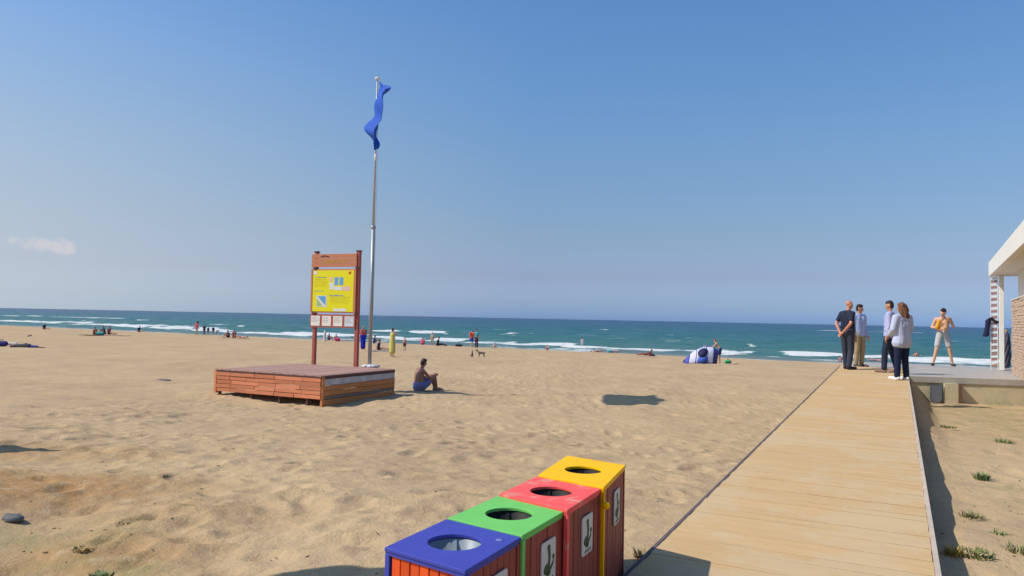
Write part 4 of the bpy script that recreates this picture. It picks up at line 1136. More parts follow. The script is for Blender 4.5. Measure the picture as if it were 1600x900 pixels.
# dark trousers man, hands clasped behind his back, facing right
person('bald man in black t-shirt and dark trousers with hands clasped behind his back', deck_at(1324, 577), (1, .35), 1.74, over=dict(
    head=(0, .06, 1.62), neck=(0, .02, 1.47), pelvis=(0, .02, .95), elL=(-.24, -.13, 1.14), elR=(.24, -.13, 1.14), wrL=(-.05, -.20, .95), wrR=(.06, -.19, .93), anL=(-.11, .06, .085), toeL=(-.14, .23, .04), anR=(.11, -.06, .085), toeR=(.15, .10, .04), look=(.25, 1, -.05)),
    skin=(.52, .215, .13), hairkind='bald', top=('tshirt', (.022, .026, .05)), bottom=('trousers', (.045, .048, .07)), shoes=(.02, .018, .02), fine=True, group=GP, wide=1.12)
person('man in light blue shirt and beige trousers standing behind the bald man', deck_at(1342.5, 573.5), (.35, -.9), 1.72, over=dict(wrL=(-.20, .10, .88), wrR=(.22, .02, .88), look=(-.5, 1, -.05)),
    skin=skin1, top=('shirt', (.36, .44, .68)), bottom=('trousers', (.36, .27, .15)), shoes=(.06, .04, .03), fine=True, group=GP)
person('dark haired man in lilac shirt and dark trousers facing left beside the woman', deck_at(1391, 582), (-.75, .62), 1.72, over=dict(anL=(-.16, .10, .085), toeL=(-.18, .27, .04), anR=(.14, -.12, .085), toeR=(.17, .04, .04), knL=(-.13, .09, .5), knR=(.12, -.01, .5), wrL=(-.25, .02, .88), look=(-.25, 1, -.02)),
    skin=skin1, hair=(.035, .022, .018), top=('shirt', (.40, .41, .62)), bottom=('trousers', (.022, .03, .055)), shoes=(.24, .14, .10), fine=True, group=GP, wide=1.18)
person('woman with brown shoulder length hair in loose white blouse and navy trousers', deck_at(1409.5, 594), (-.30, .95), 1.66, over=dict(anL=(-.10, .04, .085), toeL=(-.12, .22, .04), wrL=(-.20, .16, 1.02), elL=(-.25, .0, 1.14), wrR=(.22, .14, 1.02), elR=(.25, .0, 1.14), look=(-.3, 1, 0)),
    skin=skin1, hair=(.15, .065, .030), hairkind='long', top=('blouse', (.45, .49, .63)), bottom=('trousers', (.014, .022, .055)), shoes=(.68, .66, .62), fine=True, group=GP, wide=1.15)
# shirtless young man on the terrace
tp = at_z(1473.5, 571.5, -1.15)
youth = person('shirtless young man in grey shorts striding over the terrace holding a yellow bag', tp, (-.45, -.89), 1.72, over=dict(
    anL=(-.24, -.06, .085), toeL=(-.30, .10, .04), knL=(-.17, .0, .49), anR=(.26, .06, .085), toeR=(.30, .24, .04), knR=(.17, .10, .50), hipL=(-.09, .0, .90), hipR=(.09, .02, .90), head=(-.0, .10, 1.60), neck=(0, .03, 1.46),
    elR=(.29, .02, 1.15), wrR=(.11, .20, 1.12), elL=(-.28, -.04, 1.17), wrL=(-.17, .11, 1.36), look=(.6, 1, -.6)),
    skin=(.62, .36, .22), hair=(.03, .022, .02), bottom=('shorts', (.42, .42, .42)), shoes=(.05, .04, .04), fine=True)
tb = Vector((tp.x, tp.y, tp.z)) + Vector((-.22, -.16, 1.20))
bag = thing('yellow_bag', 'yellow beach bag held against the chest of the shirtless young man', 'bag', tb)
mb = MB(); mb.capsule((-.03, 0, -.05), .075, (.02, 0, .07), .06, 12, sc=(1, .7, 1.2)); link('pouch', remesh(mb, 'pouch', .014, 2), mat('yellow_fabric', (.75, .34, .02), rough=.8), bag)
MB().tube([(-.04, 0, .10), (0, 0, .17), (.05, 0, .10)], .008, 6).build('handle', mat('yellow_fabric', (.75, .34, .02)), bag)
# seated man in the shade of the board
sp_ = hit(655, 611)
person('bare chested man in blue shorts sitting on the sand right of the platform', sp_, (.86, .5), 1.80, pose=SIT, over=dict(
    chest=(0, -.01, .44), neck=(0, .06, .64), head=(0, .12, .79), shL=(-.20, .02, .58), shR=(.20, .02, .58), wrL=(-.10, .44, .42), wrR=(.08, .42, .40), elL=(-.24, .22, .37), elR=(.24, .22, .37), knL=(-.13, .42, .40), knR=(.13, .40, .40), anL=(-.12, .52, .07), anR=(.12, .48, .07), toeL=(-.13, .70, .05), toeR=(.13, .66, .05), look=(-.15, 1, .05)),
    skin=(.31, .145, .105), hair=(.05, .035, .03), bottom=('swim', (.17, .19, .36)), fine=True, wide=1.5)

# beachgoers farther off; the photograph shows each of them in a few pixels
SK = (.46, .235, .15); GB = 'bathers and sunbathers near the waterline'
def far(label, px, py, face, H, pose, top=None, bottom=None, hair=(.03, .02, .015), skin=SK, hk='short', over=None, wide=1.0):
    return person(label, hit(px, py), face, H, pose, skin, hair, hk, top, bottom, None, False, GB, over, wide)
dk = (.03, .03, .06); navy = (.03, .04, .16)
far('lone sunbather in dark clothes sitting near the water at far left', 69, 515, (.9, -.2), 1.65, SITFLAT, ('tshirt', dk), ('trunks', dk))
far('sunbather in pink sitting at left of the group on the dark mat', 149, 523.5, (.3, -1), 1.6, SIT, ('tshirt', (.50, .13, .13)), ('trunks', dk))
far('dark haired sunbather in black sitting in the middle of the group on the dark mat', 163, 522.5, (-.6, -.8), 1.75, SIT, ('tshirt', dk), ('trunks', dk), wide=1.2)
far('sunbather in rosy top sitting at right of the group on the dark mat', 170, 522.5, (1, -.2), 1.75, SITFLAT, ('tshirt', (.36, .12, .14)), ('trunks', dk))
far('lone sunbather in black sitting by the surf with pale legs stretched right', 217, 519, (1, -.3), 1.7, SITFLAT, ('tshirt', dk), ('trunks', dk))
far('woman in pink swimsuit leaning forward beside the children at the surf', 307, 523, (.3, .9), 1.72, STAND, ('tshirt', (.60, .12, .15)), ('trunks', (.6, .12, .15)), hk='long', over=dict(head=(.08, .12, 1.60)))
far('child in dark wetsuit next to the woman in pink', 319, 523, (.2, -1), 1.25, STAND, ('tshirt', dk), ('trousers', (.12, .08, .09)))
far('child in navy standing in the middle of the row at the surf', 325, 523, (.1, -1), 1.2, STAND, ('tshirt', (.03, .03, .10)), ('trunks', dk))
far('child in dark purple near the right end of the row at the surf', 333, 523, (.4, -1), 1.3, STAND, ('tshirt', (.06, .03, .09)), ('trunks', dk))
far('small child bending down at the right end of the row at the surf', 338.5, 523, (1, 0), 1.05, BEND, ('tshirt', dk), ('trunks', dk))
far('sunbather in black sitting at left of the trio behind the platform', 357, 527.5, (-.5, -.8), 1.6, SIT, ('tshirt', (.05, .04, .05)), ('trunks', dk), wide=1.2)
far('sunbather in crimson top and black hair sitting in the middle of the trio', 366, 528, (.2, -1), 1.7, SIT, ('tshirt', (.38, .07, .10)), ('trunks', (.5, .2, .15)), wide=1.15)
far('sunbather lying flat at right of the trio', 377, 528, (-1, .2), 1.65, LIE, None, ('trunks', (.5, .2, .15)), skin=(.55, .30, .22))
far('person in navy sitting behind the left post of the information board', 513, 531.5, (.8, -.4), 1.8, SIT, ('tshirt', (.10, .05, .12)), ('shorts', navy))
far('person in pink top bowed over a red bag behind the information board', 525.5, 532, (-.1, -1), 1.75, SIT, ('tshirt', (.55, .28, .30)), ('trunks', dk), wide=1.15)
far('person in red top and long royal blue wrap behind the right post of the board', 567, 546, (.2, -1), 1.72, STAND, ('tshirt', (.45, .10, .10)), ('skirt', (.02, .03, .42)), hair=(.3, .3, .32), wide=1.25)
far('person in navy sitting just right of the flagpole', 584, 537, (1, .2), 1.6, SIT, ('tshirt', navy), ('shorts', navy))
far('person in dark top sitting on a grey towel right of the flagpole', 591, 547, (1, -.1), 1.5, SITFLAT, ('tshirt', (.05, .04, .10)), ('trunks', dk))
wrapw = far('woman standing wrapped in a long yellow towel right of the flagpole', 612.5, 557.5, (.7, .7), 1.68, STAND, None, None, hair=(.09, .03, .02), over=dict(elR=(.30, .12, 1.36), wrR=(.10, .26, 1.50), elL=(-.24, .12, 1.2), wrL=(-.05, .22, 1.3)))
mb = MB(); vs = []
nn = 22; lv = [(.155, .11, 1.40), (.185, .14, 1.25), (.17, .13, 1.0), (.20, .16, .8), (.20, .15, .5), (.205, .16, .28), (.17, .13, .20)]
for i, (a_, b_, z_) in enumerate(lv):
    for q in range(nn):
        an = 2 * math.pi * q / nn; rr = 1 + .05 * math.sin(6 * an + i * .8)
        vs.append((a_ * math.cos(an) * rr, b_ * math.sin(an) * rr, z_))
fs = [tuple(range(nn))[::-1], tuple(range((len(lv) - 1) * nn, len(lv) * nn))]
for i in range(len(lv) - 1):
    for q in range(nn): fs.append((i * nn + q, i * nn + (q + 1) % nn, (i + 1) * nn + (q + 1) % nn, (i + 1) * nn + q))
mb.add(vs, fs, True); mb.build('towel_wrap', mat('yellow_green_towel', (.52, .46, .13), rough=.95, var=.1), wrapw)
far('small child with bare pink chest and dark shorts standing right of the yellow towel', 632, 548.5, (.1, -1), .98, STAND, None, ('shorts', (.10, .07, .09)), skin=(.55, .28, .20), hair=(.12, .05, .03))
far('person in bright pink top crouching by the surf behind the seated man', 660, 538.5, (.1, 1), 1.5, SIT, ('tshirt', (.70, .10, .16)), ('trunks', dk), wide=1.35)
far('pale bather in tan clothes standing beside the person in black', 675, 540, (.2, 1), 1.3, STAND, ('tshirt', (.50, .36, .28)), ('shorts', (.5, .42, .28)), hair=(.45, .2, .1), wide=1.2)
far('person in black sitting with legs stretched to the right by the surf', 683.5, 540.5, (1, 0), 1.8, SITFLAT, ('tshirt', (.02, .018, .045)), ('trousers', (.03, .028, .045)), hair=(.12, .08, .12), wide=1.15)
far('man in coral t-shirt and blue shorts leaning towards his companion', 737, 543.5, (-.3, .8), 1.72, STAND, ('tshirt', (.85, .14, .09)), ('shorts', (.02, .12, .48)), skin=(.6, .38, .28), over=dict(chest=(.0, .10, 1.27), neck=(.02, .18, 1.42), head=(.10, .24, 1.50)), wide=1.25)
far('dark haired person in teal top and maroon trousers beside the man in coral', 744.5, 543.5, (-.6, -.8), 1.75, STAND, ('tshirt', (.06, .30, .36)), ('trousers', (.07, .02, .05)), hair=(.01, .01, .02))
far('small child in white crouching at the edge of the foam right of the dogs', 772.5, 543.5, (.5, -.8), 1.2, SIT, ('tshirt', (.60, .52, .54)), ('trunks', (.6, .5, .5)), hair=(.5, .35, .35))
far('toddler in pale pink sitting at the waterline in the middle of the beach', 855.5, 547.5, (-.4, -.9), 1.05, SIT, ('tshirt', (.70, .42, .36)), ('trunks', (.7, .4, .36)), hair=(.6, .4, .32))
far('bather standing ankle deep in the foam, left of the lying sunbather', 909.5, 544, (.2, 1), 1.3, STAND, None, ('trunks', (.5, .5, .6)), hair=(.25, .06, .06), skin=(.6, .42, .38))
far('tanned sunbather lying beside the water with a white hat', 932, 550, (1, .25), 1.7, LIE, None, ('trunks', (.30, .10, .06)), skin=(.55, .30, .18), hair=(.75, .72, .68))
far('sunbather in dark pink lying right of the teal bag by the water', 964, 550, (.9, .2), 1.2, LIE, ('swim', (.30, .10, .18)), ('trunks', (.3, .1, .18)))
far('sunbather in dark red lying on the sand left of the tent', 1010, 555.5, (-.9, .1), 1.5, LIE, ('swim', (.22, .05, .05)), ('trunks', (.2, .05, .05)), skin=(.36, .13, .09), hair=(.2, .04, .03), over=dict(chest=(0, -.30, .26), neck=(0, -.42, .38), head=(0, -.46, .50)))
far('woman in navy swimsuit bending over the tent at its right side', 1124, 568, (-.75, .3), 1.66, BEND, None, ('shorts', (.03, .03, .12)), skin=(.62, .38, .24), hair=(.24, .05, .04), over=dict(chest=(0, .14, 1.20), neck=(0, .22, 1.34), head=(0, .29, 1.47), shL=(-.17, .20, 1.28), shR=(.17, .20, 1.28), elL=(-.2, .38, 1.08), elR=(.2, .38, 1.08), wrL=(-.16, .60, .96), wrR=(.16, .60, .96)))
far('person in violet shirt stooping behind the blue and white tent', 1110, 560, (-1, .1), 1.45, BEND, ('tshirt', (.14, .13, .40)), ('shorts', (.03, .03, .12)), hair=(.3, .35, .55))
far('pink sunbather lying beyond the bald man at the boardwalk end', 1369, 563, (-.9, .3), 1.5, LIE, ('swim', (.65, .30, .30)), ('trunks', (.6, .25, .25)), skin=(.62, .33, .28))
far('sunbather glimpsed sitting behind the legs of the bald man', 1312.5, 566, (.3, 1), 1.3, SIT, ('tshirt', (.42, .20, .20)), ('trunks', dk))
# swimmer with an orange float in the sea right of the woman
sw = at_z(1432, 556.5, -CAMZ)
swim = person('swimmer in the sea with an orange top between the woman and the shirtless man', sw + Vector((0, 0, -1.05)), (0, -1), 1.6, STAND, (.6, .35, .25), (.25, .1, .06), 'short', ('tshirt', (.80, .26, .13)), ('trunks', dk), None, False, None, dict(wrL=(-.4, .1, 1.25), wrR=(.4, .1, 1.25), elL=(-.35, 0, 1.3), elR=(.35, 0, 1.3)))

# ------------------------------------------------------------------ things lying on the beach
def lump(name, label, cat, px, py, parts, mcol, part='body', group=None, rz=0.0):
    root = thing(name, label, cat, hit(px, py), rz, group)
    for (pn_, caps, c) in parts:
        mb = MB()
        for cp in caps: mb.capsule(*cp)
        link(pn_, remesh(mb, pn_, .022, 2), mat('stuff_%03d%03d%03d' % tuple(int(v * 999) for v in c), c, rough=.85, var=.15), root)
    return root
def bagp(w, h, c, c2, tilt=0.0):
    return [('pouch', [((-w * .32, 0, h * .38), h * .42, (w * .32, 0, h * .36), h * .38, 10)], c),
            ('handle', [((-w * .22, 0, h * .72), .02, (0, 0, h * 1.02), .02, 8), ((0, 0, h * 1.02), .02, (w * .22, 0, h * .72), .02, 8)], c2)]
lump('beach_bag', 'teal beach bag beside the group on the dark mat', 'bag', 157, 524, bagp(.6, .5, (.07, .34, .34), (.05, .2, .2)), None)
lump('beach_bag', 'teal bag by the water between two lying sunbathers', 'bag', 953, 550, bagp(.4, .38, (.12, .42, .38), (.1, .3, .3)), None)
lump('beach_bag', 'black bag lying on the sand left of the couple', 'bag', 717, 541.5, bagp(.75, .30, (.02, .022, .05), (.02, .02, .04)), None)
lump('beach_bag', 'small black bag at the head of the sunbather in dark red', 'bag', 1019, 557, bagp(.42, .25, (.035, .03, .03), (.03, .03, .03)), None)
lump('beach_bag', 'bright green bag on the sand right of the tent', 'bag', 1137.5, 568, bagp(.36, .28, (.04, .42, .13), (.04, .3, .1)), None)
lump('beach_bag', 'crimson bag at the feet of the person in pink top behind the board', 'bag', 527.5, 533, bagp(.45, .42, (.55, .03, .14), (.4, .03, .1)), None)
lump('beach_bag', 'dark blue bag at the far left edge of the beach', 'bag', 2, 541, bagp(.7, .42, (.035, .03, .16), (.03, .03, .1)), None)
lump('beach_bag', 'dark bag just left of the right post of the information board', 'bag', 551, 530.5, bagp(.4, .32, (.03, .03, .06), (.03, .03, .05)), None)
lump('clothes_pile', 'crumpled pile of dark and blue clothes on the left part of the beach', 'clothes', 38, 543, [
    ('blue_cloth', [((.35, 0, .05), .12, (.7, .05, .04), .09, 10)], (.08, .07, .28)), ('dark_cloth', [((-.35, 0, .06), .14, (.25, .02, .07), .16, 10), ((-.75, .0, .04), .08, (-.3, 0, .05), .11, 10), ((-.1, .1, .14), .09, (.1, .0, .20), .07, 10), ((-.5, -.12, .05), .09, (-.45, .1, .13), .06, 10), ((.2, .16, .05), .10, (.3, -.1, .13), .07, 10)], (.05, .05, .06)),
    ('brown_cloth', [((.9, 0, .02), .06, (1.15, .02, .01), .04, 10)], (.22, .17, .13))], None)
lump('white_towel', 'crumpled white towel between the blue bag and the pile of clothes at left', 'towel', 19, 539.5, [('cloth', [((-.25, 0, .10), .11, (.25, 0, .08), .09, 10)], (.62, .54, .48))], None)
lump('white_towel', 'small pale cloth on the sand right of the bright green bag', 'towel', 1150, 568, [('cloth', [((-.08, 0, .02), .06, (.1, 0, .02), .05, 10)], (.66, .52, .42))], None)
def mat_(name, label, px, py, w, d, c, ang=0.0, cat='mat', wav=.012):
    p = hit(px, py); root = None
    mb = MB(); n1_, n2_ = 14, 10; vs = []
    ca, sa = math.cos(ang), math.sin(ang)
    for j in range(n2_ + 1):
        for i in range(n1_ + 1):
            x = (i / n1_ - .5) * w; y = (j / n2_ - .5) * d
            wx, wy = x * ca - y * sa, x * sa + y * ca
            vs.append((wx, wy, gz(p.x + wx, p.y + wy) - p.z + .03 + wav * math.sin(9 * x + 2 * y) + wav * random.random()))
    fs = []
    for j in range(n2_):
        for i in range(n1_):
            a = j * (n1_ + 1) + i; fs.append((a, a + 1, a + n1_ + 2, a + n1_ + 1))
    mb.add(vs, fs, True)
    o = mb.build(name, mat('mat_%03d%03d' % (int(c[0] * 999), int(c[1] * 999)), c, rough=.9, var=.12), None, p, fix=False)
    s_ = o.modifiers.new('t', 'SOLIDIFY'); s_.thickness = .02
    return tag(o, label, cat)
mat_('beach_mat', 'long dark mat under the group sitting near the water at left', 164, 524.3, 4.6, 1.2, (.10, .06, .06))
mat_('beach_towel', 'pink red towel spread on the sand behind the information board', 535, 533, 1.5, .8, (.65, .22, .22), cat='towel')
mat_('beach_towel', 'grey blue towel under the person sitting right of the flagpole', 596, 549, 1.7, .9, (.22, .24, .30), cat='towel')
mat_('beach_towel', 'pale towel under the trio of sunbathers behind the platform', 368, 529, 2.6, 1.0, (.40, .22, .20), cat='towel')
mat_('beach_towel', 'faint red towel under the sunbather in dark red', 1004, 557, 2.0, 1.0, (.50, .26, .20), cat='towel')
# white post like windbreak by the surf behind the board
lump('rolled_mat', 'upright pale rolled mat stuck in the sand behind the left post of the board', 'mat', 507.5, 533, [('roll', [((0, 0, .05), .14, (0, 0, .95), .13, 10)], (.70, .56, .54))], None)
# driftwood / small dark clump
lump('driftwood', 'small dark twig like driftwood on the sand at left behind the bags', 'driftwood', 46, 526, [('wood', [((-.12, 0, .05), .06, (.15, 0, .12), .05, 8)], (.10, .08, .07))], None)

# tent
tn = hit(1093, 568)
tent = thing('beach_tent', 'low blue and white beach tent with a dark round opening on the sand', 'tent', tn, R(-8))
cols = [(.07, .08, .36), (.55, .54, .70), (.05, .09, .32), (.60, .60, .72), (.05, .05, .20)]
NA = 20
def dome(a, b, x):  # height profile
    return 0
hw_, dp_, ht_ = .98, .75, 1.02
def tp_(u, v):      # u 0..1 across (left to right), v 0..1 over the top (front to back)
    x = -hw_ + 2 * hw_ * u; hx = ht_ * (math.sin(math.pi * min(max(.05 + u * .66, 0), 1)) ** .8)
    a = math.pi * v
    return Vector((x + .12 * math.sin(a), -dp_ * math.cos(a) * (math.sin(math.pi * (.08 + .84 * u)) ** .5), max(hx * math.sin(a) ** .8, 0)))
cuts = [0, .14, .34, .64, .86, 1.0]
for g in range(5):
    mb = MB(); n1_, n2_ = 8, 20; vs = []
    for i in range(n1_ + 1):
        for j in range(n2_ + 1): vs.append(tp_(cuts[g] + (cuts[g + 1] - cuts[g]) * i / n1_, j / n2_))
    fs = [(i * (n2_ + 1) + j, i * (n2_ + 1) + j + 1, (i + 1) * (n2_ + 1) + j + 1, (i + 1) * (n2_ + 1) + j) for i in range(n1_) for j in range(n2_)]
    mb.add(vs, fs, True)
    o = mb.build('fabric_panel', mat('tent_%02d' % g, cols[g] if g != 2 else (.50, .50, .68), rough=.7, var=.08), tent)
    s_ = o.modifiers.new('t', 'SOLIDIFY'); s_.thickness = .012
# opening and lower flap on the front
def tent_front(pts, c, nm, off):
    vs = []
    for (u, w) in pts:   # find v where height fraction matches
        v = w * .5; p = tp_(u, v); vs.append(p)
    n_ = len(vs); cen = sum(vs, Vector()) / n_
    mb = MB(); mb.add([p + Vector((0, -off, 0)) for p in vs] + [cen + Vector((0, -off - .16, 0))], [(i, (i + 1) % n_, n_) for i in range(n_)], True)
    o = mb.build(nm, mat('tent_' + nm, c, rough=.8), tent); s_ = o.modifiers.new('t', 'SOLIDIFY'); s_.thickness = .02
tent_front([(.52 + .15 * math.cos(a * math.pi / 9), .50 + .30 * math.sin(a * math.pi / 9)) for a in range(18)], (.022, .022, .075), 'opening', .05)
tent_front([(.37, .02), (.72, .02), (.68, .24), (.40, .24)], (.05, .10, .40), 'door_flap', .075)
mb = MB()
for u in (.14, .34, .64, .86): mb.tube([tp_(u, j / 14) + Vector((0, 0, .008)) for j in range(15)], .014, 6)
mb.build('tent_pole', mat('dark_pole', (.03, .03, .05)), tent)

# dogs
def dog(label, px, py, face, L, c, sit=False):
    p = hit(px, py); root = thing('dog', label, 'dog', p, math.atan2(-face[0], face[1])); k = L
    mb = MB()
    if not sit:
        mb.capsule((0, .22 * k, .42 * k), .13 * k, (0, 0, .43 * k), .115 * k, 10); mb.capsule((0, 0, .43 * k), .11 * k, (0, -.28 * k, .44 * k), .09 * k, 10)
        mb.capsule((0, .28 * k, .48 * k), .085 * k, (0, .42 * k, .62 * k), .06 * k, 10); hd_ = Vector((0, .47 * k, .68 * k))
        for sx in (-1, 1):
            mb.capsule((.07 * sx * k, .22 * k, .38 * k), .055 * k, (.07 * sx * k, .23 * k, .18 * k), .035 * k, 8); mb.capsule((.07 * sx * k, .23 * k, .18 * k), .035 * k, (.07 * sx * k, .24 * k, .03 * k), .03 * k, 8)
            mb.capsule((.07 * sx * k, -.26 * k, .40 * k), .075 * k, (.07 * sx * k, -.20 * k, .25 * k), .05 * k, 8); mb.capsule((.07 * sx * k, -.20 * k, .25 * k), .042 * k, (.07 * sx * k, -.33 * k, .15 * k), .03 * k, 8); mb.capsule((.07 * sx * k, -.33 * k, .15 * k), .03 * k, (.07 * sx * k, -.31 * k, .03 * k), .028 * k, 8)
        mb.capsule((0, -.34 * k, .47 * k), .03 * k, (0, -.55 * k, .40 * k), .015 * k, 8)
    else:
        mb.capsule((0, -.05 * k, .14 * k), .13 * k, (0, .12 * k, .42 * k), .11 * k, 10); mb.capsule((0, .12 * k, .42 * k), .10 * k, (0, .16 * k, .60 * k), .07 * k, 10); hd_ = Vector((0, .20 * k, .70 * k))
        for sx in (-1, 1):
            mb.capsule((.07 * sx * k, .16 * k, .38 * k), .05 * k, (.07 * sx * k, .20 * k, .03 * k), .03 * k, 8); mb.capsule((.11 * sx * k, -.08 * k, .12 * k), .08 * k, (.12 * sx * k, .12 * k, .04 * k), .035 * k, 8)
        mb.capsule((0, -.18 * k, .05 * k), .03 * k, (.1 * k, -.38 * k, .03 * k), .015 * k, 8)
    mb.capsule(hd_, .08 * k, hd_ + Vector((0, .06 * k, -.01 * k)), .065 * k, 10); mb.capsule(hd_ + Vector((0, .08 * k, -.02 * k)), .045 * k, hd_ + Vector((0, .18 * k, -.04 * k)), .032 * k, 8)
    for sx in (-1, 1): mb.capsule(hd_ + Vector((.05 * sx * k, -.01 * k, .07 * k)), .028 * k, hd_ + Vector((.07 * sx * k, -.02 * k, .12 * k)), .012 * k, 6)
    link('body', remesh(mb, 'dog_body', .018 * max(k, .5), 2), mat('fur_%03d' % int(c[0] * 999), c, rough=.9, var=.35, scale=7), root)
dog('small dark brown dog walking on the sand below the couple', 752, 558, (-.95, .2), .62, (.13, .095, .07))
dog('small tan dog sitting on the sand below the man in coral', 737, 557.5, (.4, -.9), .55, (.24, .17, .12), True)

# stones, twigs and plants
def stone(label, px, py, r_, c=(.13, .125, .125), sc=(1.3, 1, .55)):
    p = hit(px, py); bm = bmesh.new(); bmesh.ops.create_icosphere(bm, subdivisions=4, radius=r_)
    for v in bm.verts:
        q = v.co / r_; f = 1 + .35 * (float(vnoise(q.x * 1.3 + 7 + px, q.y * 1.3 + q.z * 1.1, 3)) - .5) + .12 * (float(vnoise(q.x * 3.5, q.y * 3.5 + q.z * 3, 4)) - .5)
        v.co = Vector((v.co.x * sc[0], v.co.y * sc[1], v.co.z * sc[2])) * f
    me = bpy.data.meshes.new('stone'); bm.to_mesh(me); bm.free(); me.polygons.foreach_set('use_smooth', [True] * len(me.polygons))
    o = link('stone', me, mat('grey_stone_%02d' % int(c[0] * 99), c, rough=.8, var=.25, scale=12, bump=.5, bscale=40), None, p + Vector((0, 0, r_ * .2)))
    return tag(o, label, 'stone')
stone('dark grey flat stone on the brown stained sand at lower left', 20, 812, .058)
stone('low grey stone half buried in the sand, in line left of the platform', 254, 596, .14, (.20, .17, .15), (1.5, 1, .35))
stone('small brown stone beside the far right corner of the bins', 948, 810, .02, (.22, .13, .09))
def clump(label, px, py, r_, h, n, c, cat='plant', spread=1.0, name='beach_plant', leaf=.010):
    p = hit(px, py); mb = MB(); rd = random.Random(int(px * 7 + py)); h *= .55; leaf *= .62; r_ = min(r_, .2)
    for i in range(int(n * 1.7)):
        a = rd.uniform(0, 2 * math.pi); d = r_ * math.sqrt(rd.random()) * .6; b = Vector((math.cos(a) * d, math.sin(a) * d, -.01))
        a2 = a + rd.uniform(-.8, .8); lean = rd.uniform(.15, 1.0) * spread; ln = h * rd.uniform(.5, 1.15); w_ = leaf * rd.uniform(.6, 1.4)
        pts = []; cur = b.copy(); dv = Vector((math.cos(a2) * lean * .5, math.sin(a2) * lean * .5, 1)).normalized()
        for q in range(4):
            pts.append(cur.copy()); cur = cur + dv * (ln / 3); dv = (dv + Vector((math.cos(a2) * lean * .35, math.sin(a2) * lean * .35, -.28 * lean))).normalized()
        side = Vector((-math.sin(a2), math.cos(a2), 0)); vs = []
        for q, pt_ in enumerate(pts):
            ww = w_ * (.6, 1, .8, .1)[q]; vs += [pt_ - side * ww, pt_ + side * ww]
        mb.add(vs, [(0, 1, 3, 2), (2, 3, 5, 4), (4, 5, 7, 6)])
    o = mb.build(name, mat('leaf_%03d%03d' % (int(c[0] * 999), int(c[1] * 999)), c, rough=.7, var=.35, scale=30), None, (p.x, p.y, p.z), fix=False)
    return tag(o, label, cat, 'small weeds growing in the sand')
green = (.14, .20, .065); olive = (.21, .21, .085); straw = (.34, .26, .10)
clump('bright green weed in the sand right of the boardwalk, about halfway along it', 1534, 748, .12, .15, 70, green)
clump('low olive weed just above the lower right corner', 1524, 866, .20, .09, 90, (.15, .17, .05), spread=1.5)
clump('sparse olive weed right of the boardwalk below the bright green one', 1520, 806, .16, .08, 60, olive, spread=1.6)
clump('flat weed near the terrace, right of the boardwalk shadow', 1482, 668, .28, .11, 60, olive, spread=1.6)
clump('weed with upright stems between the terrace and the bright green weed', 1568, 694, .22, .18, 50, green)
clump('green weed at the foot of the terrace wall under the column', 1562, 632, .45, .20, 160, olive, spread=1.4)
clump('grass along the foot of the terrace wall right of the wooden batten', 1508, 626, .40, .16, 120, olive, spread=1.3)
clump('small tuft at the terrace wall below the blue grey board', 1476, 628, .3, .10, 60, green, spread=1.3)
clump('dry golden tuft at the edge of the boardwalk shadow near the lower right corner', 1489, 866, .09, .12, 50, (.36, .24, .06))
clump('thin weed at the right edge of the photo above the lower corner', 1590, 862, .15, .12, 40, olive)
clump('tiny dark weed near the right edge beside the brownish patch', 1562, 838, .07, .10, 24, green)
clump('green tuft at the bottom edge on the left', 158, 899, .10, .05, 70, (.20, .24, .09), spread=1.3)
clump('dry yellow weed on the brown stained sand left of the bins', 128, 858, .09, .05, 40, straw, spread=1.7)
clump('small dry weed higher up the brown stained sand at left', 200, 818, .16, .05, 50, straw, spread=1.7)
clump('tiny weed against the left edge of the boardwalk', 1160, 723, .08, .14, 22, olive)
clump('dry stalks in the sand behind the farthest bin', 1001, 872, .07, .13, 34, (.30, .26, .13))
clump('little green sprouts in the middle of the sand left of the green bin', 262, 744, .07, .04, 24, (.13, .14, .07), spread=1.4)
# scattered shell grit, twigs and weed scraps on the sand: nobody could count it
mb = MB(); rd = random.Random(3)
for i in range(1800):
    x = rd.uniform(-8, 8.5); y = 3.3 + 16 * rd.random() ** 1.5; s_, t_ = st(x, y)
    if -1.45 < t_ < .3: continue
    if t_ < 0 and rd.random() < .45: continue
    j = int(np.searchsorted(gy, y)); i_ = int(np.searchsorted(gx, x)); z = float(Z[min(j, ny - 1), min(i_, nx - 1)])
    a = rd.uniform(0, math.pi); l_ = rd.uniform(.003, .016); w_ = rd.uniform(.0012, .004)
    mb.box((x, y, z + .002), (l_, w_, .0025), (Vector((math.cos(a), math.sin(a), rd.uniform(-.1, .2))).normalized(), Vector((-math.sin(a), math.cos(a), 0)), Vector((0, 0, 1))))
lit = mb.build('twig_litter', mat('dry_litter', (.20, .145, .085), rough=.9, var=.5, scale=3), None, fix=False); lit['kind'] = 'stuff'

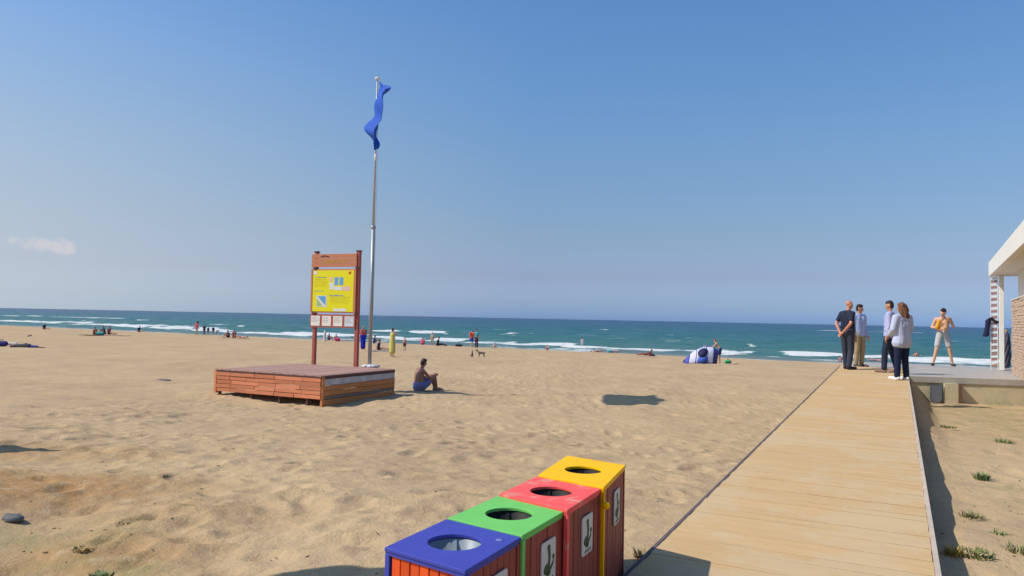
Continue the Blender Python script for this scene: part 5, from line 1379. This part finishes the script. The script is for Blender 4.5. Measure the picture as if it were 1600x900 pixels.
# ------------------------------------------------------------------ two parasols added unseen left of the frame, made up to cast shadows into it
def shadow_caster_parasol(label, x, y, H):  # made-up caster for the shadow at the left edge
    root = thing('shadow_caster_parasol', label, 'parasol', (x, y, gz(x, y)))
    MB().tube([(0, 0, -.3), (0, 0, H)], .025, 10).build('pole', mat('pole_wood', (.45, .30, .16)), root)
    mb = MB(); mb.lathe((0, 0, 0), [(.02, H * .30), (.48, H * .44), (.34, H * .64), (.14, H * .86), (.01, H * .97)], 20)
    mb.build('canopy', mat('off_white_canvas', (.6, .57, .5), rough=.9), root)
pT = hit(84, 697)
hL = 2.6
off = hL / math.tan(SUN_EL)
shadow_caster_parasol('half closed pale parasol added unseen left of the frame to cast a shadow', pT.x - LIGHT.x * off, pT.y - LIGHT.y * off, hL)
pS = hit(560, 893)
ox, oy = pS.x - 2.50, pS.y - .98
offp = thing('shadow_caster_straw_parasol', 'open straw beach parasol added outside the frame left of the bins to cast a shadow', 'parasol', (ox, oy, gz(ox, oy)))  # unseen, put in to shade the sand along the bottom edge
MB().tube([(0, 0, -.3), (0, 0, 3.0)], .035, 10).build('pole', mat('pole_wood', (.45, .30, .16)), offp)
mb = MB(); rd = random.Random(9); n = 30; rings = []
for (r_, z_) in ((.03, 3.04), (.26, 2.93), (.46, 2.80), (.60, 2.66)):
    rings.append([(r_ * (1 + .05 * rd.uniform(-1, 1)) * math.cos(2 * math.pi * k / n), r_ * (1 + .05 * rd.uniform(-1, 1)) * math.sin(2 * math.pi * k / n), z_ - .05 * rd.random()) for k in range(n)])
vs = [p for q in rings for p in q]
fs = [(i * n + k, i * n + (k + 1) % n, (i + 1) * n + (k + 1) % n, (i + 1) * n + k) for i in range(3) for k in range(n)]
mb.add(vs, fs, False)
cn_ = mb.build('canopy', mat('dry_straw', (.36, .27, .14), rough=.95, var=.3, scale=18, stretch=(1, 1, .2)), offp, fix=False)
s_ = cn_.modifiers.new('t', 'SOLIDIFY'); s_.thickness = .03
for k in range(6):
    a = 2 * math.pi * k / 6
    MB().tube([(0, 0, 2.92), (.52 * math.cos(a), .52 * math.sin(a), 2.70)], .012, 6).build('rib', mat('pole_wood', (.45, .30, .16)), offp)
print('objects', len(bpy.data.objects), 'tris', sum(len(m.polygons) for m in bpy.data.meshes) * 2)
